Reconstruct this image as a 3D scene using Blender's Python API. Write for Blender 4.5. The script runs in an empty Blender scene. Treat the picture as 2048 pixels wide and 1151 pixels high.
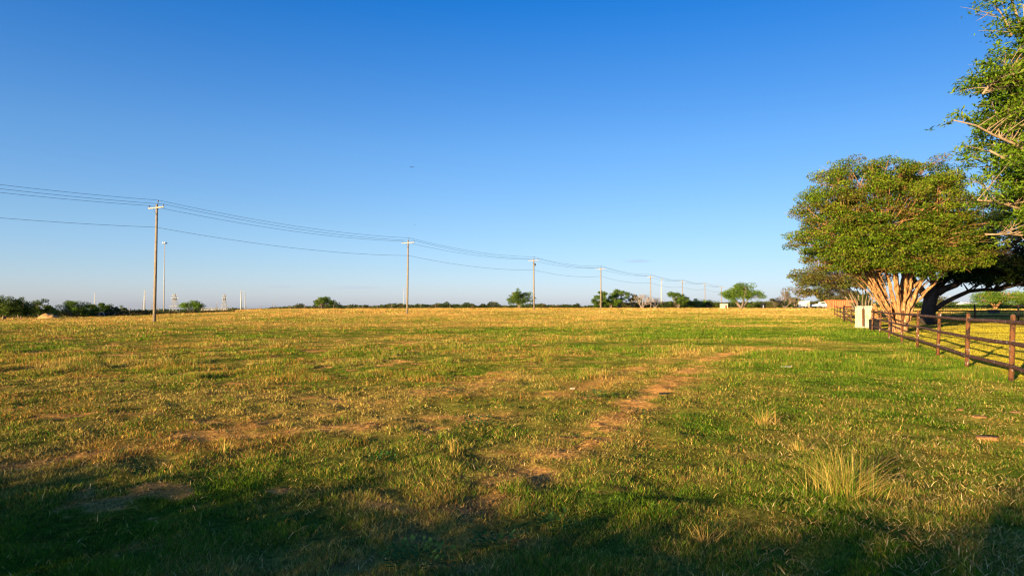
import bpy, math, random
import numpy as np
from mathutils import Vector

rng = np.random.default_rng(7)
random.seed(7)
C = bpy.context.scene.collection
R = math.radians

# ------------------------------------------------------------------ camera maths
H = 1.75
F = 1365.3
PITCH = math.atan(36.5 / F)


def ray(u, v):
    xc = (u - 1024) / F
    yc = (575.5 - v) / F
    return xc, math.cos(PITCH) - yc * math.sin(PITCH), math.sin(PITCH) + yc * math.cos(PITCH)


def at(u, v, Y):
    r = ray(u, v)
    s = Y / r[1]
    return r[0] * s, Y, H + r[2] * s


def G(u, v):
    r = ray(u, v)
    s = -H / r[2]
    return r[0] * s, r[1] * s


# ------------------------------------------------------------------ noise and terrain
def _h(i, j, seed):
    s = np.sin(i * 127.1 + j * 311.7 + seed * 74.7) * 43758.5453
    return s - np.floor(s)


def vnoise(x, y, seed=0):
    xi = np.floor(x); yi = np.floor(y)
    fx = x - xi; fy = y - yi
    fx = fx * fx * (3 - 2 * fx); fy = fy * fy * (3 - 2 * fy)
    a = _h(xi, yi, seed); b = _h(xi + 1, yi, seed)
    c = _h(xi, yi + 1, seed); d = _h(xi + 1, yi + 1, seed)
    return (a + (b - a) * fx) * (1 - fy) + (c + (d - c) * fx) * fy


def fbm(x, y, scale, octs=4, seed=0):
    t = 0; amp = 0.5; tot = 0
    c, s = math.cos(0.6), math.sin(0.6)
    x = x / scale; y = y / scale
    for k in range(octs):
        t = t + amp * vnoise(x, y, seed + k * 13)
        tot += amp
        amp *= 0.5
        x, y = (x * c - y * s) * 2.03 + 5.1, (x * s + y * c) * 2.03 + 1.7
    return t / tot


def sstep(a, b, x):
    t = np.clip((x - a) / (b - a), 0, 1)
    return t * t * (3 - 2 * t)


def terrain_base(x, y):
    r = np.sqrt(x * x + y * y) + 1e-6
    a = np.arctan2(x, y)
    tgt = np.interp(a, [-3.14, -1.2, -0.66, -0.50, -0.33, 0.0, 0.5, 0.7, 1.2, 3.14],
                    [0, -1.6, -1.6, -0.7, 0.75, 1.05, 1.0, 0.9, 0.3, 0])
    t2 = np.interp(a, [-3.14, -1.2, -0.60, -0.45, -0.33, -0.1, 0.1, 0.25, 0.6, 3.14], [0, -4, -4.6, -4.6, -3.8, -1.8, -1.6, 0, 0, 0])
    k2 = np.interp(a, [-3.14, -0.60, -0.33, -0.1, 0.25, 3.14], [.002, .011, .008, .003, .001, .001])
    return sstep(60, 190, r) * tgt + sstep(270, 600, r) * t2 - np.maximum(0, r - 660) * k2


def terrain(x, y):
    x = np.asarray(x, float); y = np.asarray(y, float)
    r = np.sqrt(x * x + y * y)
    z = terrain_base(x, y)
    z = z + (fbm(x, y, 3.2, 3, 3) - 0.5) * 0.065 * sstep(400, 120, r)
    z = z + (fbm(x, y, 0.45, 3, 9) - 0.5) * 0.075 * sstep(60, 15, r)
    return z


def tz(x, y):
    return float(terrain(np.array([x]), np.array([y]))[0])


# fence line on the right of the field (ground points)
FX0, FY0, FK = 11.4, 15.6, 0.436


def lawn_mask(x, y):            # the mown yard beyond the pipe fence
    return sstep(0.0, 0.6, x - (FX0 + (y - FY0) * FK) - 0.1)


TRACKS = [([G(700, 1140), G(860, 1060), G(980, 990), G(1090, 925), G(1200, 860), G(1290, 795), G(1370, 745), G(1440, 712), G(1500, 694)], 0.42, 1.0),
          ([G(-40, 940), G(300, 890), G(560, 868), G(760, 845), G(1000, 830)], 0.5, 0.75),
          ([G(420, 870), G(700, 815), G(880, 785), G(1010, 757)], 0.55, 0.7),
          ([G(1340, 694), G(1440, 697), G(1580, 698)], 0.9, 0.8),
          ([G(1120, 790), G(1230, 750), G(1330, 722), G(1420, 697)], 0.5, 0.6),
          ([G(500, 1135), G(760, 1120), G(960, 1135)], 0.22, 0.55),
          ([G(740, 1000), G(900, 1035), G(1060, 1080)], 0.14, 0.8),
          ([G(1540, 633), G(1620, 634), G(1700, 634)], 4.0, 0.9)]


def seg_dist(x, y, pts):
    d = np.full(x.shape, 1e9)
    for (ax, ay), (bx, by) in zip(pts[:-1], pts[1:]):
        vx, vy = bx - ax, by - ay
        t = np.clip(((x - ax) * vx + (y - ay) * vy) / (vx * vx + vy * vy), 0, 1)
        d = np.minimum(d, np.hypot(x - ax - t * vx, y - ay - t * vy))
    return d


def masks(x, y):
    """dry (0..1 share of straw), dirt (0..1 bare soil), clump (0..1 density)"""
    r = np.sqrt(x * x + y * y) + 1e-3
    yy = np.maximum(y, 2.0)
    vv = 612 + F * H / yy
    u = 1024 + F * x / yy
    tl = np.interp(vv, [617, 624, 638, 650, 662, 700, 760, 800, 860, 920, 980, 1100], [.92, .84, .68, .50, .36, .30, .38, .56, .62, .42, .22, .12])
    tr = np.interp(vv, [617, 624, 632, 645, 672, 700, 760, 800, 860, 920, 980, 1100], [.92, .86, .60, .20, .05, .04, .12, .26, .42, .44, .38, .28])
    k = sstep(1000, 1420, u)
    base = tl * (1 - k) + tr * k
    n1 = fbm(x, y, 5.0, 4, 21) - .5
    n2 = fbm(x, y, 0.9, 4, 33) - .5
    n3 = fbm(x, y, 16.0, 3, 41) - .5
    dry = base + n1 * 1.0 + n2 * 1.1 + n3 * 1.1 * sstep(14, 45, r)
    dirt = np.zeros_like(x)
    n4 = fbm(x, y, 0.55, 4, 55)
    n5 = fbm(x, y, 1.6, 3, 57)
    for pts, w, s in TRACKS:
        d = seg_dist(x, y, pts)
        ww = w * (0.15 + 1.25 * n5)
        dirt = np.maximum(dirt, s * np.exp(-(d / ww) ** 2) * sstep(0.40, 0.62, n4 + 0.06 * s))
    dirt = np.maximum(dirt, 0.8 * sstep(0.58, 0.68, n4) * sstep(.42, .6, n5) * sstep(5, 7, r) * (1 - k))
    near_track = np.zeros_like(x)
    for pts, w, s in TRACKS:
        near_track = np.maximum(near_track, np.exp(-(seg_dist(x, y, pts) / (w * 1.9)) ** 2))
    dry = dry + 0.4 * dirt + .5 * near_track
    lm = lawn_mask(x, y)
    dry = dry * (1 - lm) + lm * (0.55 + n2 * .5 + n1 * .3)
    dirt = dirt * (1 - lm)
    clump = np.clip(0.30 + 1.6 * (fbm(x, y, 0.33, 3, 71) - 0.32) + 0.5 * n1, 0.05, 1)
    return np.clip(dry, 0, 1), np.clip(dirt, 0, 1), clump


# ------------------------------------------------------------------ mesh helpers
class MB:
    def __init__(s):
        s.v = []; s.f = []; s.n = 0; s.c = []

    def add(s, V, Fs, col=None):
        V = np.asarray(V, float).reshape(-1, 3)
        s.v.append(V)
        s.f.extend([tuple(i + s.n for i in f) for f in Fs])
        s.c.append(np.tile(col if col is not None else (1, 1, 1), (len(V), 1)).astype(float))
        s.n += len(V)
        return s

    def box(s, c, d, yaw=0, col=None, taper=1.0):
        x, y, z = d[0] / 2, d[1] / 2, d[2] / 2
        P = np.array([[-x, -y, -z], [x, -y, -z], [x, y, -z], [-x, y, -z],
                      [-x * taper, -y * taper, z], [x * taper, -y * taper, z], [x * taper, y * taper, z], [-x * taper, y * taper, z]])
        ca, sa = math.cos(yaw), math.sin(yaw)
        Q = P.copy(); Q[:, 0] = P[:, 0] * ca - P[:, 1] * sa; Q[:, 1] = P[:, 0] * sa + P[:, 1] * ca
        return s.add(Q + np.array(c), [(3, 2, 1, 0), (4, 5, 6, 7), (0, 1, 5, 4), (1, 2, 6, 5), (2, 3, 7, 6), (3, 0, 4, 7)], col)

    def tube(s, pts, rad, n=6, cap=True, col=None):
        P = np.asarray(pts, float)
        m = len(P)
        rad = np.full(m, rad) if np.isscalar(rad) else np.asarray(rad, float)
        T = np.gradient(P, axis=0)
        T /= np.linalg.norm(T, axis=1)[:, None] + 1e-12
        ref = np.array([0, 0, 1.0]) if abs(T[0][2]) < .9 else np.array([1.0, 0, 0])
        V = []
        a = np.linspace(0, 2 * math.pi, n, endpoint=False)
        N = np.cross(T[0], ref); N /= np.linalg.norm(N)
        for i in range(m):
            N = N - T[i] * np.dot(N, T[i]); N /= np.linalg.norm(N) + 1e-12
            B = np.cross(T[i], N)
            V.append(P[i] + rad[i] * (np.cos(a)[:, None] * N + np.sin(a)[:, None] * B))
        V = np.concatenate(V)
        Fs = [(i * n + j, i * n + (j + 1) % n, (i + 1) * n + (j + 1) % n, (i + 1) * n + j) for i in range(m - 1) for j in range(n)]
        if cap:
            Fs += [tuple(range(n - 1, -1, -1)), tuple((m - 1) * n + j for j in range(n))]
        return s.add(V, Fs, col)

    def build(s, name, mat, parent=None, loc=None, smooth=False, bevel=0):
        V = np.concatenate(s.v)
        if loc is not None:
            V = V - np.array(loc)
        me = bpy.data.meshes.new(name)
        me.from_pydata(V.tolist(), [], s.f)
        me.materials.append(mat)
        if smooth:
            me.polygons.foreach_set('use_smooth', [True] * len(me.polygons))
        me.update()
        o = bpy.data.objects.new(name, me)
        C.objects.link(o)
        if loc is not None:
            o.location = loc
        if parent is not None:
            o.parent = parent
        if bevel:
            b = o.modifiers.new('bevel', 'BEVEL'); b.width = bevel; b.segments = 2; b.limit_method = 'ANGLE'
        return o


def fast_mesh(name, V, Fc, mat, cols=None, parent=None, loc=(0, 0, 0), smooth=False):
    """V (n,3), Fc (m,k) with constant k, cols (n,3) linear"""
    me = bpy.data.meshes.new(name)
    m, k = Fc.shape
    me.vertices.add(len(V)); me.vertices.foreach_set('co', (V - np.array(loc)).astype(np.float32).ravel())
    me.loops.add(m * k); me.loops.foreach_set('vertex_index', Fc.astype(np.int32).ravel())
    me.polygons.add(m)
    me.polygons.foreach_set('loop_start', np.arange(0, m * k, k, dtype=np.int32))
    me.polygons.foreach_set('loop_total', np.full(m, k, dtype=np.int32))
    if smooth:
        me.polygons.foreach_set('use_smooth', np.ones(m, dtype=bool))
    me.update(calc_edges=True)
    if cols is not None:
        at_ = me.color_attributes.new('Col', 'FLOAT_COLOR', 'POINT')
        c4 = np.ones((len(V), 4), np.float32); c4[:, :3] = cols
        at_.data.foreach_set('color', c4.ravel())
    me.materials.append(mat)
    o = bpy.data.objects.new(name, me)
    C.objects.link(o)
    o.location = loc
    if parent is not None:
        o.parent = parent
        o.location = (0, 0, 0) if loc == (0, 0, 0) else Vector(loc) - parent.location
    return o


def tag(o, label, cat, group=None, kind=None):
    if label: o['label'] = label
    if cat: o['category'] = cat
    if group: o['group'] = group
    if kind: o['kind'] = kind
    return o


def thing(name, loc, label, cat, group=None):
    o = bpy.data.objects.new(name, None)
    o.empty_display_size = 0.3
    C.objects.link(o)
    o.location = loc
    return tag(o, label, cat, group)


def part(mb, name, mat, root, smooth=False, bevel=0, under=None):
    """mesh given in world coordinates, parented to a thing whose transform is a pure translation"""
    V = [v - np.array(root.location) for v in mb.v]
    mb.v = V
    o = mb.build(name, mat, under or root, None, smooth, bevel)
    return o


# ------------------------------------------------------------------ materials
def new_mat(name):
    m = bpy.data.materials.new(name); m.use_nodes = True
    nt = m.node_tree
    for n in list(nt.nodes): nt.nodes.remove(n)
    out = nt.nodes.new('ShaderNodeOutputMaterial')
    return m, nt, out


def leaf_mat(name, trans=0.3, attr=True, tint=(1, 1, 1)):
    m, nt, out = new_mat(name)
    at_ = nt.nodes.new('ShaderNodeVertexColor'); at_.layer_name = 'Col'
    d = nt.nodes.new('ShaderNodeBsdfDiffuse'); t = nt.nodes.new('ShaderNodeBsdfTranslucent')
    mix = nt.nodes.new('ShaderNodeMixShader'); mix.inputs[0].default_value = trans
    nt.links.new(at_.outputs[0], d.inputs[0]); nt.links.new(at_.outputs[0], t.inputs[0])
    nt.links.new(d.outputs[0], mix.inputs[1]); nt.links.new(t.outputs[0], mix.inputs[2])
    nt.links.new(mix.outputs[0], out.inputs[0])
    return m


def noise_mat(name, cols, scale=6.0, rough=0.8, stretch=(1, 1, 1), bump=0.3, detail=6, spec=0.3, metal=0.0, bumpdist=0.02, lo=0.35, hi=0.65):
    """colour ramp over fractal noise in object space, with a bump of the same noise"""
    m, nt, out = new_mat(name)
    tc = nt.nodes.new('ShaderNodeTexCoord'); mp = nt.nodes.new('ShaderNodeMapping')
    mp.inputs['Scale'].default_value = stretch
    nz = nt.nodes.new('ShaderNodeTexNoise'); nz.inputs['Scale'].default_value = scale; nz.inputs['Detail'].default_value = detail
    nz.inputs['Roughness'].default_value = 0.65
    rp = nt.nodes.new('ShaderNodeValToRGB')
    el = rp.color_ramp.elements
    n = len(cols)
    while len(el) < n: el.new(0.5)
    for i, c in enumerate(cols):
        el[i].position = lo + (hi - lo) * i / max(1, n - 1)
        el[i].color = (*c, 1)
    p = nt.nodes.new('ShaderNodeBsdfPrincipled')
    p.inputs['Roughness'].default_value = rough; p.inputs['Metallic'].default_value = metal
    p.inputs['Specular IOR Level'].default_value = spec
    bp = nt.nodes.new('ShaderNodeBump'); bp.inputs['Strength'].default_value = bump; bp.inputs['Distance'].default_value = bumpdist
    L = nt.links
    L.new(tc.outputs['Object'], mp.inputs[0]); L.new(mp.outputs[0], nz.inputs['Vector'])
    L.new(nz.outputs[0], rp.inputs[0]); L.new(rp.outputs[0], p.inputs['Base Color'])
    L.new(nz.outputs[0], bp.inputs['Height']); L.new(bp.outputs[0], p.inputs['Normal'])
    L.new(p.outputs[0], out.inputs[0])
    return m


M = {}
M['blade'] = leaf_mat('grass_blades', 0.12)
M['leaf'] = leaf_mat('leaves', 0.28)
M['polewood'] = noise_mat('weathered_pole_wood', [(.13, .09, .065), (.26, .205, .15), (.36, .30, .23)], 3, .9, (8, 8, .7), .4)
M['armwood'] = noise_mat('crossarm_wood', [(.32, .28, .23), (.48, .44, .38)], 4, .85)
M['dark'] = noise_mat('dark_metal', [(.03, .03, .035), (.06, .055, .055)], 5, .6)
M['wire'] = noise_mat('wire_metal', [(.02, .025, .03), (.035, .04, .05)], 1, .6, bump=0)
M['ceramic'] = noise_mat('insulator', [(.10, .10, .11), (.22, .22, .22)], 10, .35)
M['galv'] = noise_mat('galvanised_steel', [(.34, .36, .38), (.44, .45, .46)], 1.5, .55, bump=0.05)
M['lattice'] = noise_mat('lattice_steel', [(.28, .27, .26), (.42, .41, .40)], 3, .6, bump=.05)
M['rustpost'] = noise_mat('peeling_brown_posts', [(.035, .022, .018), (.055, .030, .020), (.18, .07, .025), (.09, .042, .025), (.50, .42, .36)], 9, .85, (1, 1, .45), .5, 8, .12, 0, .006, .36, .64)
M['railpaint'] = noise_mat('brown_rail_paint', [(.04, .022, .016), (.085, .042, .026), (.13, .055, .03), (.10, .055, .035), (.48, .42, .38)], 11, .8, (1, 1, 1), .35, 8, .12, 0, .004, .34, .66)
M['blackfence'] = noise_mat('dark_far_fence', [(.02, .012, .012), (.045, .025, .022)], 6, .6)
M['cream'] = noise_mat('cream_masonry', [(.34, .29, .20), (.58, .52, .40), (.66, .60, .48)], 5, .9, (1, 1, 1), .35, 7)
M['slot'] = noise_mat('brown_timber', [(.10, .045, .02), (.2, .09, .04)], 8, .8)
M['stone'] = noise_mat('stacked_stone', [(.16, .07, .03), (.40, .20, .08), (.50, .29, .12)], 5, .9, (1, 1, 3), .6)
M['soot'] = noise_mat('dark_opening', [(.008, .008, .01), (.02, .018, .018)], 4, .9)
M['myrtlebark'] = noise_mat('smooth_tan_bark', [(.07, .035, .018), (.30, .15, .06), (.44, .23, .095), (.50, .33, .17)], 3.0, .7, (3.5, 3.5, .7), .6, 6, .3, 0, .02)
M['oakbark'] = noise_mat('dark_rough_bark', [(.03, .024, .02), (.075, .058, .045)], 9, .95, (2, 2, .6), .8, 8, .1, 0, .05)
M['pecanbark'] = noise_mat('pale_brown_bark', [(.22, .15, .09), (.38, .28, .18)], 4, .9, (2, 2, .6), .4)
M['farbark'] = noise_mat('grey_brown_bark', [(.14, .10, .07), (.26, .20, .15)], 3, .9)
M['palebark'] = noise_mat('pale_dead_twigs', [(.24, .19, .16), (.38, .31, .26)], 3, .9)
M['white'] = noise_mat('white_paint', [(.68, .68, .66), (.8, .8, .78)], 2, .5, bump=.05)
M['redbox'] = noise_mat('orange_red_steel', [(.58, .13, .045), (.70, .18, .065)], 1.2, .6, bump=.1)
M['glass'] = noise_mat('dark_glass', [(.02, .025, .03), (.03, .035, .04)], 1, .15, bump=0, spec=.6)
M['rubber'] = noise_mat('tyre_rubber', [(.015, .015, .015), (.03, .03, .03)], 8, .9)
M['bluegrey'] = noise_mat('blue_grey_roof', [(.32, .40, .47), (.45, .52, .58)], 2, .6)
M['mound'] = noise_mat('dry_earth_mound', [(.35, .17, .06), (.55, .33, .12)], 1.5, .95)
M['feather'] = noise_mat('dark_feathers', [(.012, .012, .014), (.03, .028, .028)], 20, .8)
M['paper'] = noise_mat('pale_scrap', [(.55, .5, .4), (.7, .66, .56)], 20, .8)
M['clay'] = noise_mat('weathered_wood_scrap', [(.16, .07, .03), (.42, .2, .08)], 18, .85, (1, 3, 3), .6)
M['roof'] = noise_mat('grey_roof', [(.16, .15, .14), (.24, .23, .22)], 4, .9)
M['wall'] = noise_mat('tan_wall', [(.42, .36, .28), (.5, .44, .35)], 2, .9)


def ground_material():
    m, nt, out = new_mat('field_ground')
    L = nt.links
    at_ = nt.nodes.new('ShaderNodeVertexColor'); at_.layer_name = 'Col'
    geo = nt.nodes.new('ShaderNodeNewGeometry')
    nz = nt.nodes.new('ShaderNodeTexNoise'); nz.inputs['Scale'].default_value = 14; nz.inputs['Detail'].default_value = 8; nz.inputs['Roughness'].default_value = .75
    nz2 = nt.nodes.new('ShaderNodeTexNoise'); nz2.inputs['Scale'].default_value = 0.9; nz2.inputs['Detail'].default_value = 8; nz2.inputs['Roughness'].default_value = .75
    L.new(geo.outputs['Position'], nz.inputs['Vector']); L.new(geo.outputs['Position'], nz2.inputs['Vector'])
    mr = nt.nodes.new('ShaderNodeMapRange'); mr.inputs['From Min'].default_value = .3; mr.inputs['From Max'].default_value = .7
    mr.inputs['To Min'].default_value = .3; mr.inputs['To Max'].default_value = 1.8
    L.new(nz.outputs[0], mr.inputs[0])
    mr2 = nt.nodes.new('ShaderNodeMapRange'); mr2.inputs['From Min'].default_value = .3; mr2.inputs['From Max'].default_value = .7
    mr2.inputs['To Min'].default_value = .7; mr2.inputs['To Max'].default_value = 1.35
    L.new(nz2.outputs[0], mr2.inputs[0])
    mu = nt.nodes.new('ShaderNodeMath'); mu.operation = 'MULTIPLY'
    L.new(mr.outputs[0], mu.inputs[0]); L.new(mr2.outputs[0], mu.inputs[1])
    sc = nt.nodes.new('ShaderNodeVectorMath'); sc.operation = 'SCALE'
    L.new(at_.outputs[0], sc.inputs[0]); L.new(mu.outputs[0], sc.inputs['Scale'])
    d = nt.nodes.new('ShaderNodeBsdfDiffuse'); d.inputs['Roughness'].default_value = 1
    L.new(sc.outputs[0], d.inputs[0])
    bp = nt.nodes.new('ShaderNodeBump'); bp.inputs['Strength'].default_value = 1.0; bp.inputs['Distance'].default_value = .05
    L.new(nz.outputs[0], bp.inputs['Height']); L.new(bp.outputs[0], d.inputs['Normal'])
    L.new(d.outputs[0], out.inputs[0])
    return m


M['ground'] = ground_material()

# ------------------------------------------------------------------ world, sun, camera
SUN_EL = R(6.6)
SX, SY = -0.63, -0.777
sc_ = bpy.context.scene
w = bpy.data.worlds.new('World'); sc_.world = w; w.use_nodes = True
nt = w.node_tree; L = nt.links
bg = nt.nodes['Background']; bg.inputs[1].default_value = 0.061
sky = nt.nodes.new('ShaderNodeTexSky'); sky.sky_type = 'NISHITA'; sky.sun_disc = False
sky.sun_elevation = R(10); sky.sun_rotation = math.atan2(SX, SY)
sky.air_density = .8; sky.dust_density = .5; sky.ozone_density = 3
tc = nt.nodes.new('ShaderNodeTexCoord')
sep = nt.nodes.new('ShaderNodeSeparateXYZ'); L.new(tc.outputs['Generated'], sep.inputs[0])
mr = nt.nodes.new('ShaderNodeMapRange'); mr.inputs['From Min'].default_value = 0; mr.inputs['From Max'].default_value = .45
L.new(sep.outputs['Z'], mr.inputs[0])
rp = nt.nodes.new('ShaderNodeValToRGB')
# air colour of this evening by height above the horizon (relative to the Nishita sky)
stops = [(0.0, (1.24, 1.19, 1.66)), (.05, (1.20, 1.12, 1.42)), (.12, (1.13, 1.08, 1.24)), (.26, (1.06, 1.10, 1.18)), (.50, (.82, 1.11, 1.32)), (.92, (.15, .89, 1.50)), (1.0, (.11, .85, 1.5))]
el = rp.color_ramp.elements
while len(el) < len(stops): el.new(.5)
for e_, (p_, c_) in zip(el, stops):
    e_.position = p_; e_.color = (*[q / 1.7 for q in c_], 1)
L.new(mr.outputs[0], rp.inputs[0])
mul = nt.nodes.new('ShaderNodeMix'); mul.data_type = 'RGBA'; mul.blend_type = 'MULTIPLY'; mul.inputs[0].default_value = 1
L.new(sky.outputs[0], mul.inputs[6]); L.new(rp.outputs[0], mul.inputs[7])
scl = nt.nodes.new('ShaderNodeVectorMath'); scl.operation = 'SCALE'; scl.inputs['Scale'].default_value = 1.7
L.new(mul.outputs[2], scl.inputs[0])
azm = nt.nodes.new('ShaderNodeMath'); azm.operation = 'MULTIPLY_ADD'; azm.inputs[1].default_value = -.40; azm.inputs[2].default_value = 1.68
L.new(sep.outputs['X'], azm.inputs[0]); L.new(azm.outputs[0], scl.inputs['Scale'])
# two faint flat evening clouds low in the sky: noise inside small elliptical patches of directions
last = scl.outputs[0]
nzc = nt.nodes.new('ShaderNodeTexNoise'); nzc.inputs['Scale'].default_value = 30; nzc.inputs['Detail'].default_value = 6
mpc = nt.nodes.new('ShaderNodeMapping'); mpc.inputs['Scale'].default_value = (1, 1, 7)
L.new(tc.outputs['Generated'], mpc.inputs[0]); L.new(mpc.outputs[0], nzc.inputs['Vector'])
for (u_, v_, wu, wv, amt) in [(1276, 522, 36, 5, .30), (712, 575, 60, 4, .22), (560, 573, 30, 4, .16), (1130, 522, 30, 4, .08)]:
    r_ = Vector(ray(u_, v_)).normalized()
    sb = nt.nodes.new('ShaderNodeVectorMath'); sb.operation = 'SUBTRACT'; sb.inputs[1].default_value = r_
    L.new(tc.outputs['Generated'], sb.inputs[0])
    ml = nt.nodes.new('ShaderNodeVectorMath'); ml.operation = 'MULTIPLY'; ml.inputs[1].default_value = (F / wu, F / wu, F / wv)
    L.new(sb.outputs[0], ml.inputs[0])
    ln = nt.nodes.new('ShaderNodeVectorMath'); ln.operation = 'LENGTH'; L.new(ml.outputs[0], ln.inputs[0])
    m1 = nt.nodes.new('ShaderNodeMapRange'); m1.inputs['From Min'].default_value = 1.1; m1.inputs['From Max'].default_value = 0.2
    m1.interpolation_type = 'SMOOTHSTEP'; L.new(ln.outputs['Value'], m1.inputs[0])
    m2 = nt.nodes.new('ShaderNodeMath'); m2.operation = 'MULTIPLY'; L.new(m1.outputs[0], m2.inputs[0]); L.new(nzc.outputs[0], m2.inputs[1])
    m3 = nt.nodes.new('ShaderNodeMath'); m3.operation = 'MULTIPLY'; m3.inputs[1].default_value = amt * 2; L.new(m2.outputs[0], m3.inputs[0])
    mx = nt.nodes.new('ShaderNodeMix'); mx.data_type = 'RGBA'; mx.inputs[7].default_value = (3.0, 3.4, 4.6, 1)
    L.new(m3.outputs[0], mx.inputs[0]); L.new(last, mx.inputs[6]); last = mx.outputs[2]
L.new(last, bg.inputs[0])

sun = bpy.data.lights.new('sun', 'SUN'); sun.energy = 5.0; sun.angle = R(.53); sun.color = (1, .74, .37)
so = bpy.data.objects.new('sun', sun); C.objects.link(so)
trav = Vector((-SX * math.cos(SUN_EL), -SY * math.cos(SUN_EL), -math.sin(SUN_EL)))
so.rotation_euler = trav.to_track_quat('-Z', 'Y').to_euler(); so.location = (0, 0, 40)

cam = bpy.data.cameras.new('camera'); cam.sensor_width = 36; cam.lens = 24.0; cam.clip_end = 20000; cam.clip_start = .1
co = bpy.data.objects.new('camera', cam); C.objects.link(co); co.location = (0, 0, H)
co.rotation_euler = (math.pi / 2 + PITCH, 0, 0); sc_.camera = co
vs = sc_.view_settings; vs.view_transform = 'Standard'; vs.look = 'None'; vs.exposure = 1.42; vs.gamma = 1
sc_.cycles.filter_width = 1.25; sc_.cycles.max_bounces = 5; sc_.cycles.transparent_max_bounces = 4
sc_.cycles.diffuse_bounces = 2; sc_.cycles.transmission_bounces = 3; sc_.cycles.caustics_reflective = False; sc_.cycles.caustics_refractive = False

# ------------------------------------------------------------------ the ground: one sheet to the horizon
def build_ground():
    rings = np.concatenate([[0.0, 1.0, 2.0], np.geomspace(3.0, 45, 620), np.geomspace(45.6, 400, 260), np.geomspace(412, 12000, 40)])
    af = np.linspace(-R(46), R(46), 900)
    ab = np.linspace(R(46), 2 * math.pi - R(46), 60)[1:-1]
    ang = np.concatenate([af, ab])
    nr, na = len(rings), len(ang)
    RR, AA = np.meshgrid(rings, ang, indexing='ij')
    X = (RR * np.sin(AA)).ravel(); Y = (RR * np.cos(AA)).ravel()
    Z = terrain(X, Y)
    dry, dirt, clump = masks(X, Y)
    soil = np.array([.50, .25, .075]); thatch = np.array([.25, .175, .04]); green = np.array([.055, .095, .010]); gold = np.array([.50, .36, .08])
    t = dry[:, None]
    col = green * (1 - t) + thatch * t
    n = fbm(X, Y, .25, 3, 88)[:, None]
    col = col * (.55 + .9 * n)
    d = dirt[:, None]
    col = col * (1 - d) + soil * (.65 + .7 * n) * d
    far = sstep(50, 150, np.hypot(X, Y))[:, None]
    col = col * (1 - far) + (gold * (.2 + .6 * t) * (.6 + .6 * n)) * far
    i = np.arange(nr - 1)[:, None]; j = np.arange(na)[None, :]
    a = i * na + j; b = i * na + (j + 1) % na; c = (i + 1) * na + (j + 1) % na; e = (i + 1) * na + j
    Fc = np.stack([a + 0 * j, e, c, b], -1).reshape(-1, 4)
    V = np.stack([X, Y, Z], 1)
    o = fast_mesh('field_ground', V, Fc, M['ground'], col, smooth=True)
    tag(o, 'flat dry pasture ground with green and straw patches and bare soil tracks', None, None, 'structure')


build_ground()

GREENS = np.array([[.07, .155, .008], [.11, .205, .010], [.165, .25, .014], [.08, .17, .022]])
STRAWS = np.array([[.46, .32, .075], [.56, .41, .12], [.38, .26, .06], [.34, .19, .055]])


def blades(name, label, X, Y, h, wd, dry, lean, seg2, greens=GREENS, straws=STRAWS, zoff=0.0, litter=None, parent=None, yard=None):
    n = len(X)
    Z = terrain(X, Y) - .008 + zoff
    yaw = rng.uniform(0, 2 * math.pi, n)
    ld = rng.uniform(0, 2 * math.pi, n)
    isdry = rng.random(n) < dry
    g = greens[rng.integers(0, len(greens), n)]; s = straws[rng.integers(0, len(straws), n)]
    col = np.where(isdry[:, None], s, g) * rng.uniform(.4, 1.55, n)[:, None]
    halfg = (rng.random(n) < .25) & ~isdry
    col[halfg] = col[halfg] * .5 + s[halfg] * .35
    brown = isdry & (rng.random(n) < sstep(.42, .62, fbm(X, Y, 2.2, 3, 612)) * (.6 - .42 * sstep(-.05, .3, X / np.maximum(Y, 1))))
    col[brown] = col[brown] * np.array([.95, .68, .6])
    if yard is not None:
        yc = np.array([.48, .40, .035]) * rng.uniform(.55, 1.25, n)[:, None]
        col = col * (1 - .8 * yard[:, None]) + yc * .8 * yard[:, None]
    dx = np.cos(yaw) * wd / 2; dy = np.sin(yaw) * wd / 2
    lx = np.cos(ld) * lean * h; ly = np.sin(ld) * lean * h
    hz = h * np.sqrt(np.maximum(.08, 1 - lean ** 2))
    P = np.stack([X, Y, Z], 1)
    if seg2:
        V = np.empty((n, 5, 3))
        V[:, 0] = P + np.stack([-dx, -dy, 0 * X], 1); V[:, 1] = P + np.stack([dx, dy, 0 * X], 1)
        mid = P + np.stack([lx * .35, ly * .35, hz * .62], 1)
        V[:, 2] = mid + np.stack([dx * .8, dy * .8, 0 * X], 1); V[:, 3] = mid - np.stack([dx * .8, dy * .8, 0 * X], 1)
        V[:, 4] = P + np.stack([lx, ly, hz * .95], 1)
        b = np.arange(n)[:, None] * 5
        Fc = np.concatenate([b + np.array([[0, 1, 2]]), b + np.array([[0, 2, 3]]), b + np.array([[3, 2, 4]])])
        cols = np.repeat(col, 5, 0)
    else:
        V = np.empty((n, 3, 3))
        V[:, 0] = P + np.stack([-dx, -dy, 0 * X], 1); V[:, 1] = P + np.stack([dx, dy, 0 * X], 1)
        V[:, 2] = P + np.stack([lx, ly, hz], 1)
        Fc = np.arange(n)[:, None] * 3 + np.array([[0, 1, 2]])
        cols = np.repeat(col, 3, 0)
    o = fast_mesh(name, V.reshape(-1, 3), Fc, M['blade'], cols, parent=parent)
    if label:
        tag(o, label, None, None, 'stuff')
    return o


def screen_samples(n, v0, v1, p):
    vv = v0 + (v1 - v0) * rng.random(n) ** p
    Yy = F * H / (vv - 612)
    u = rng.uniform(-230, 2280, n)
    return (u - 1024) / F * Yy, Yy


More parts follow.
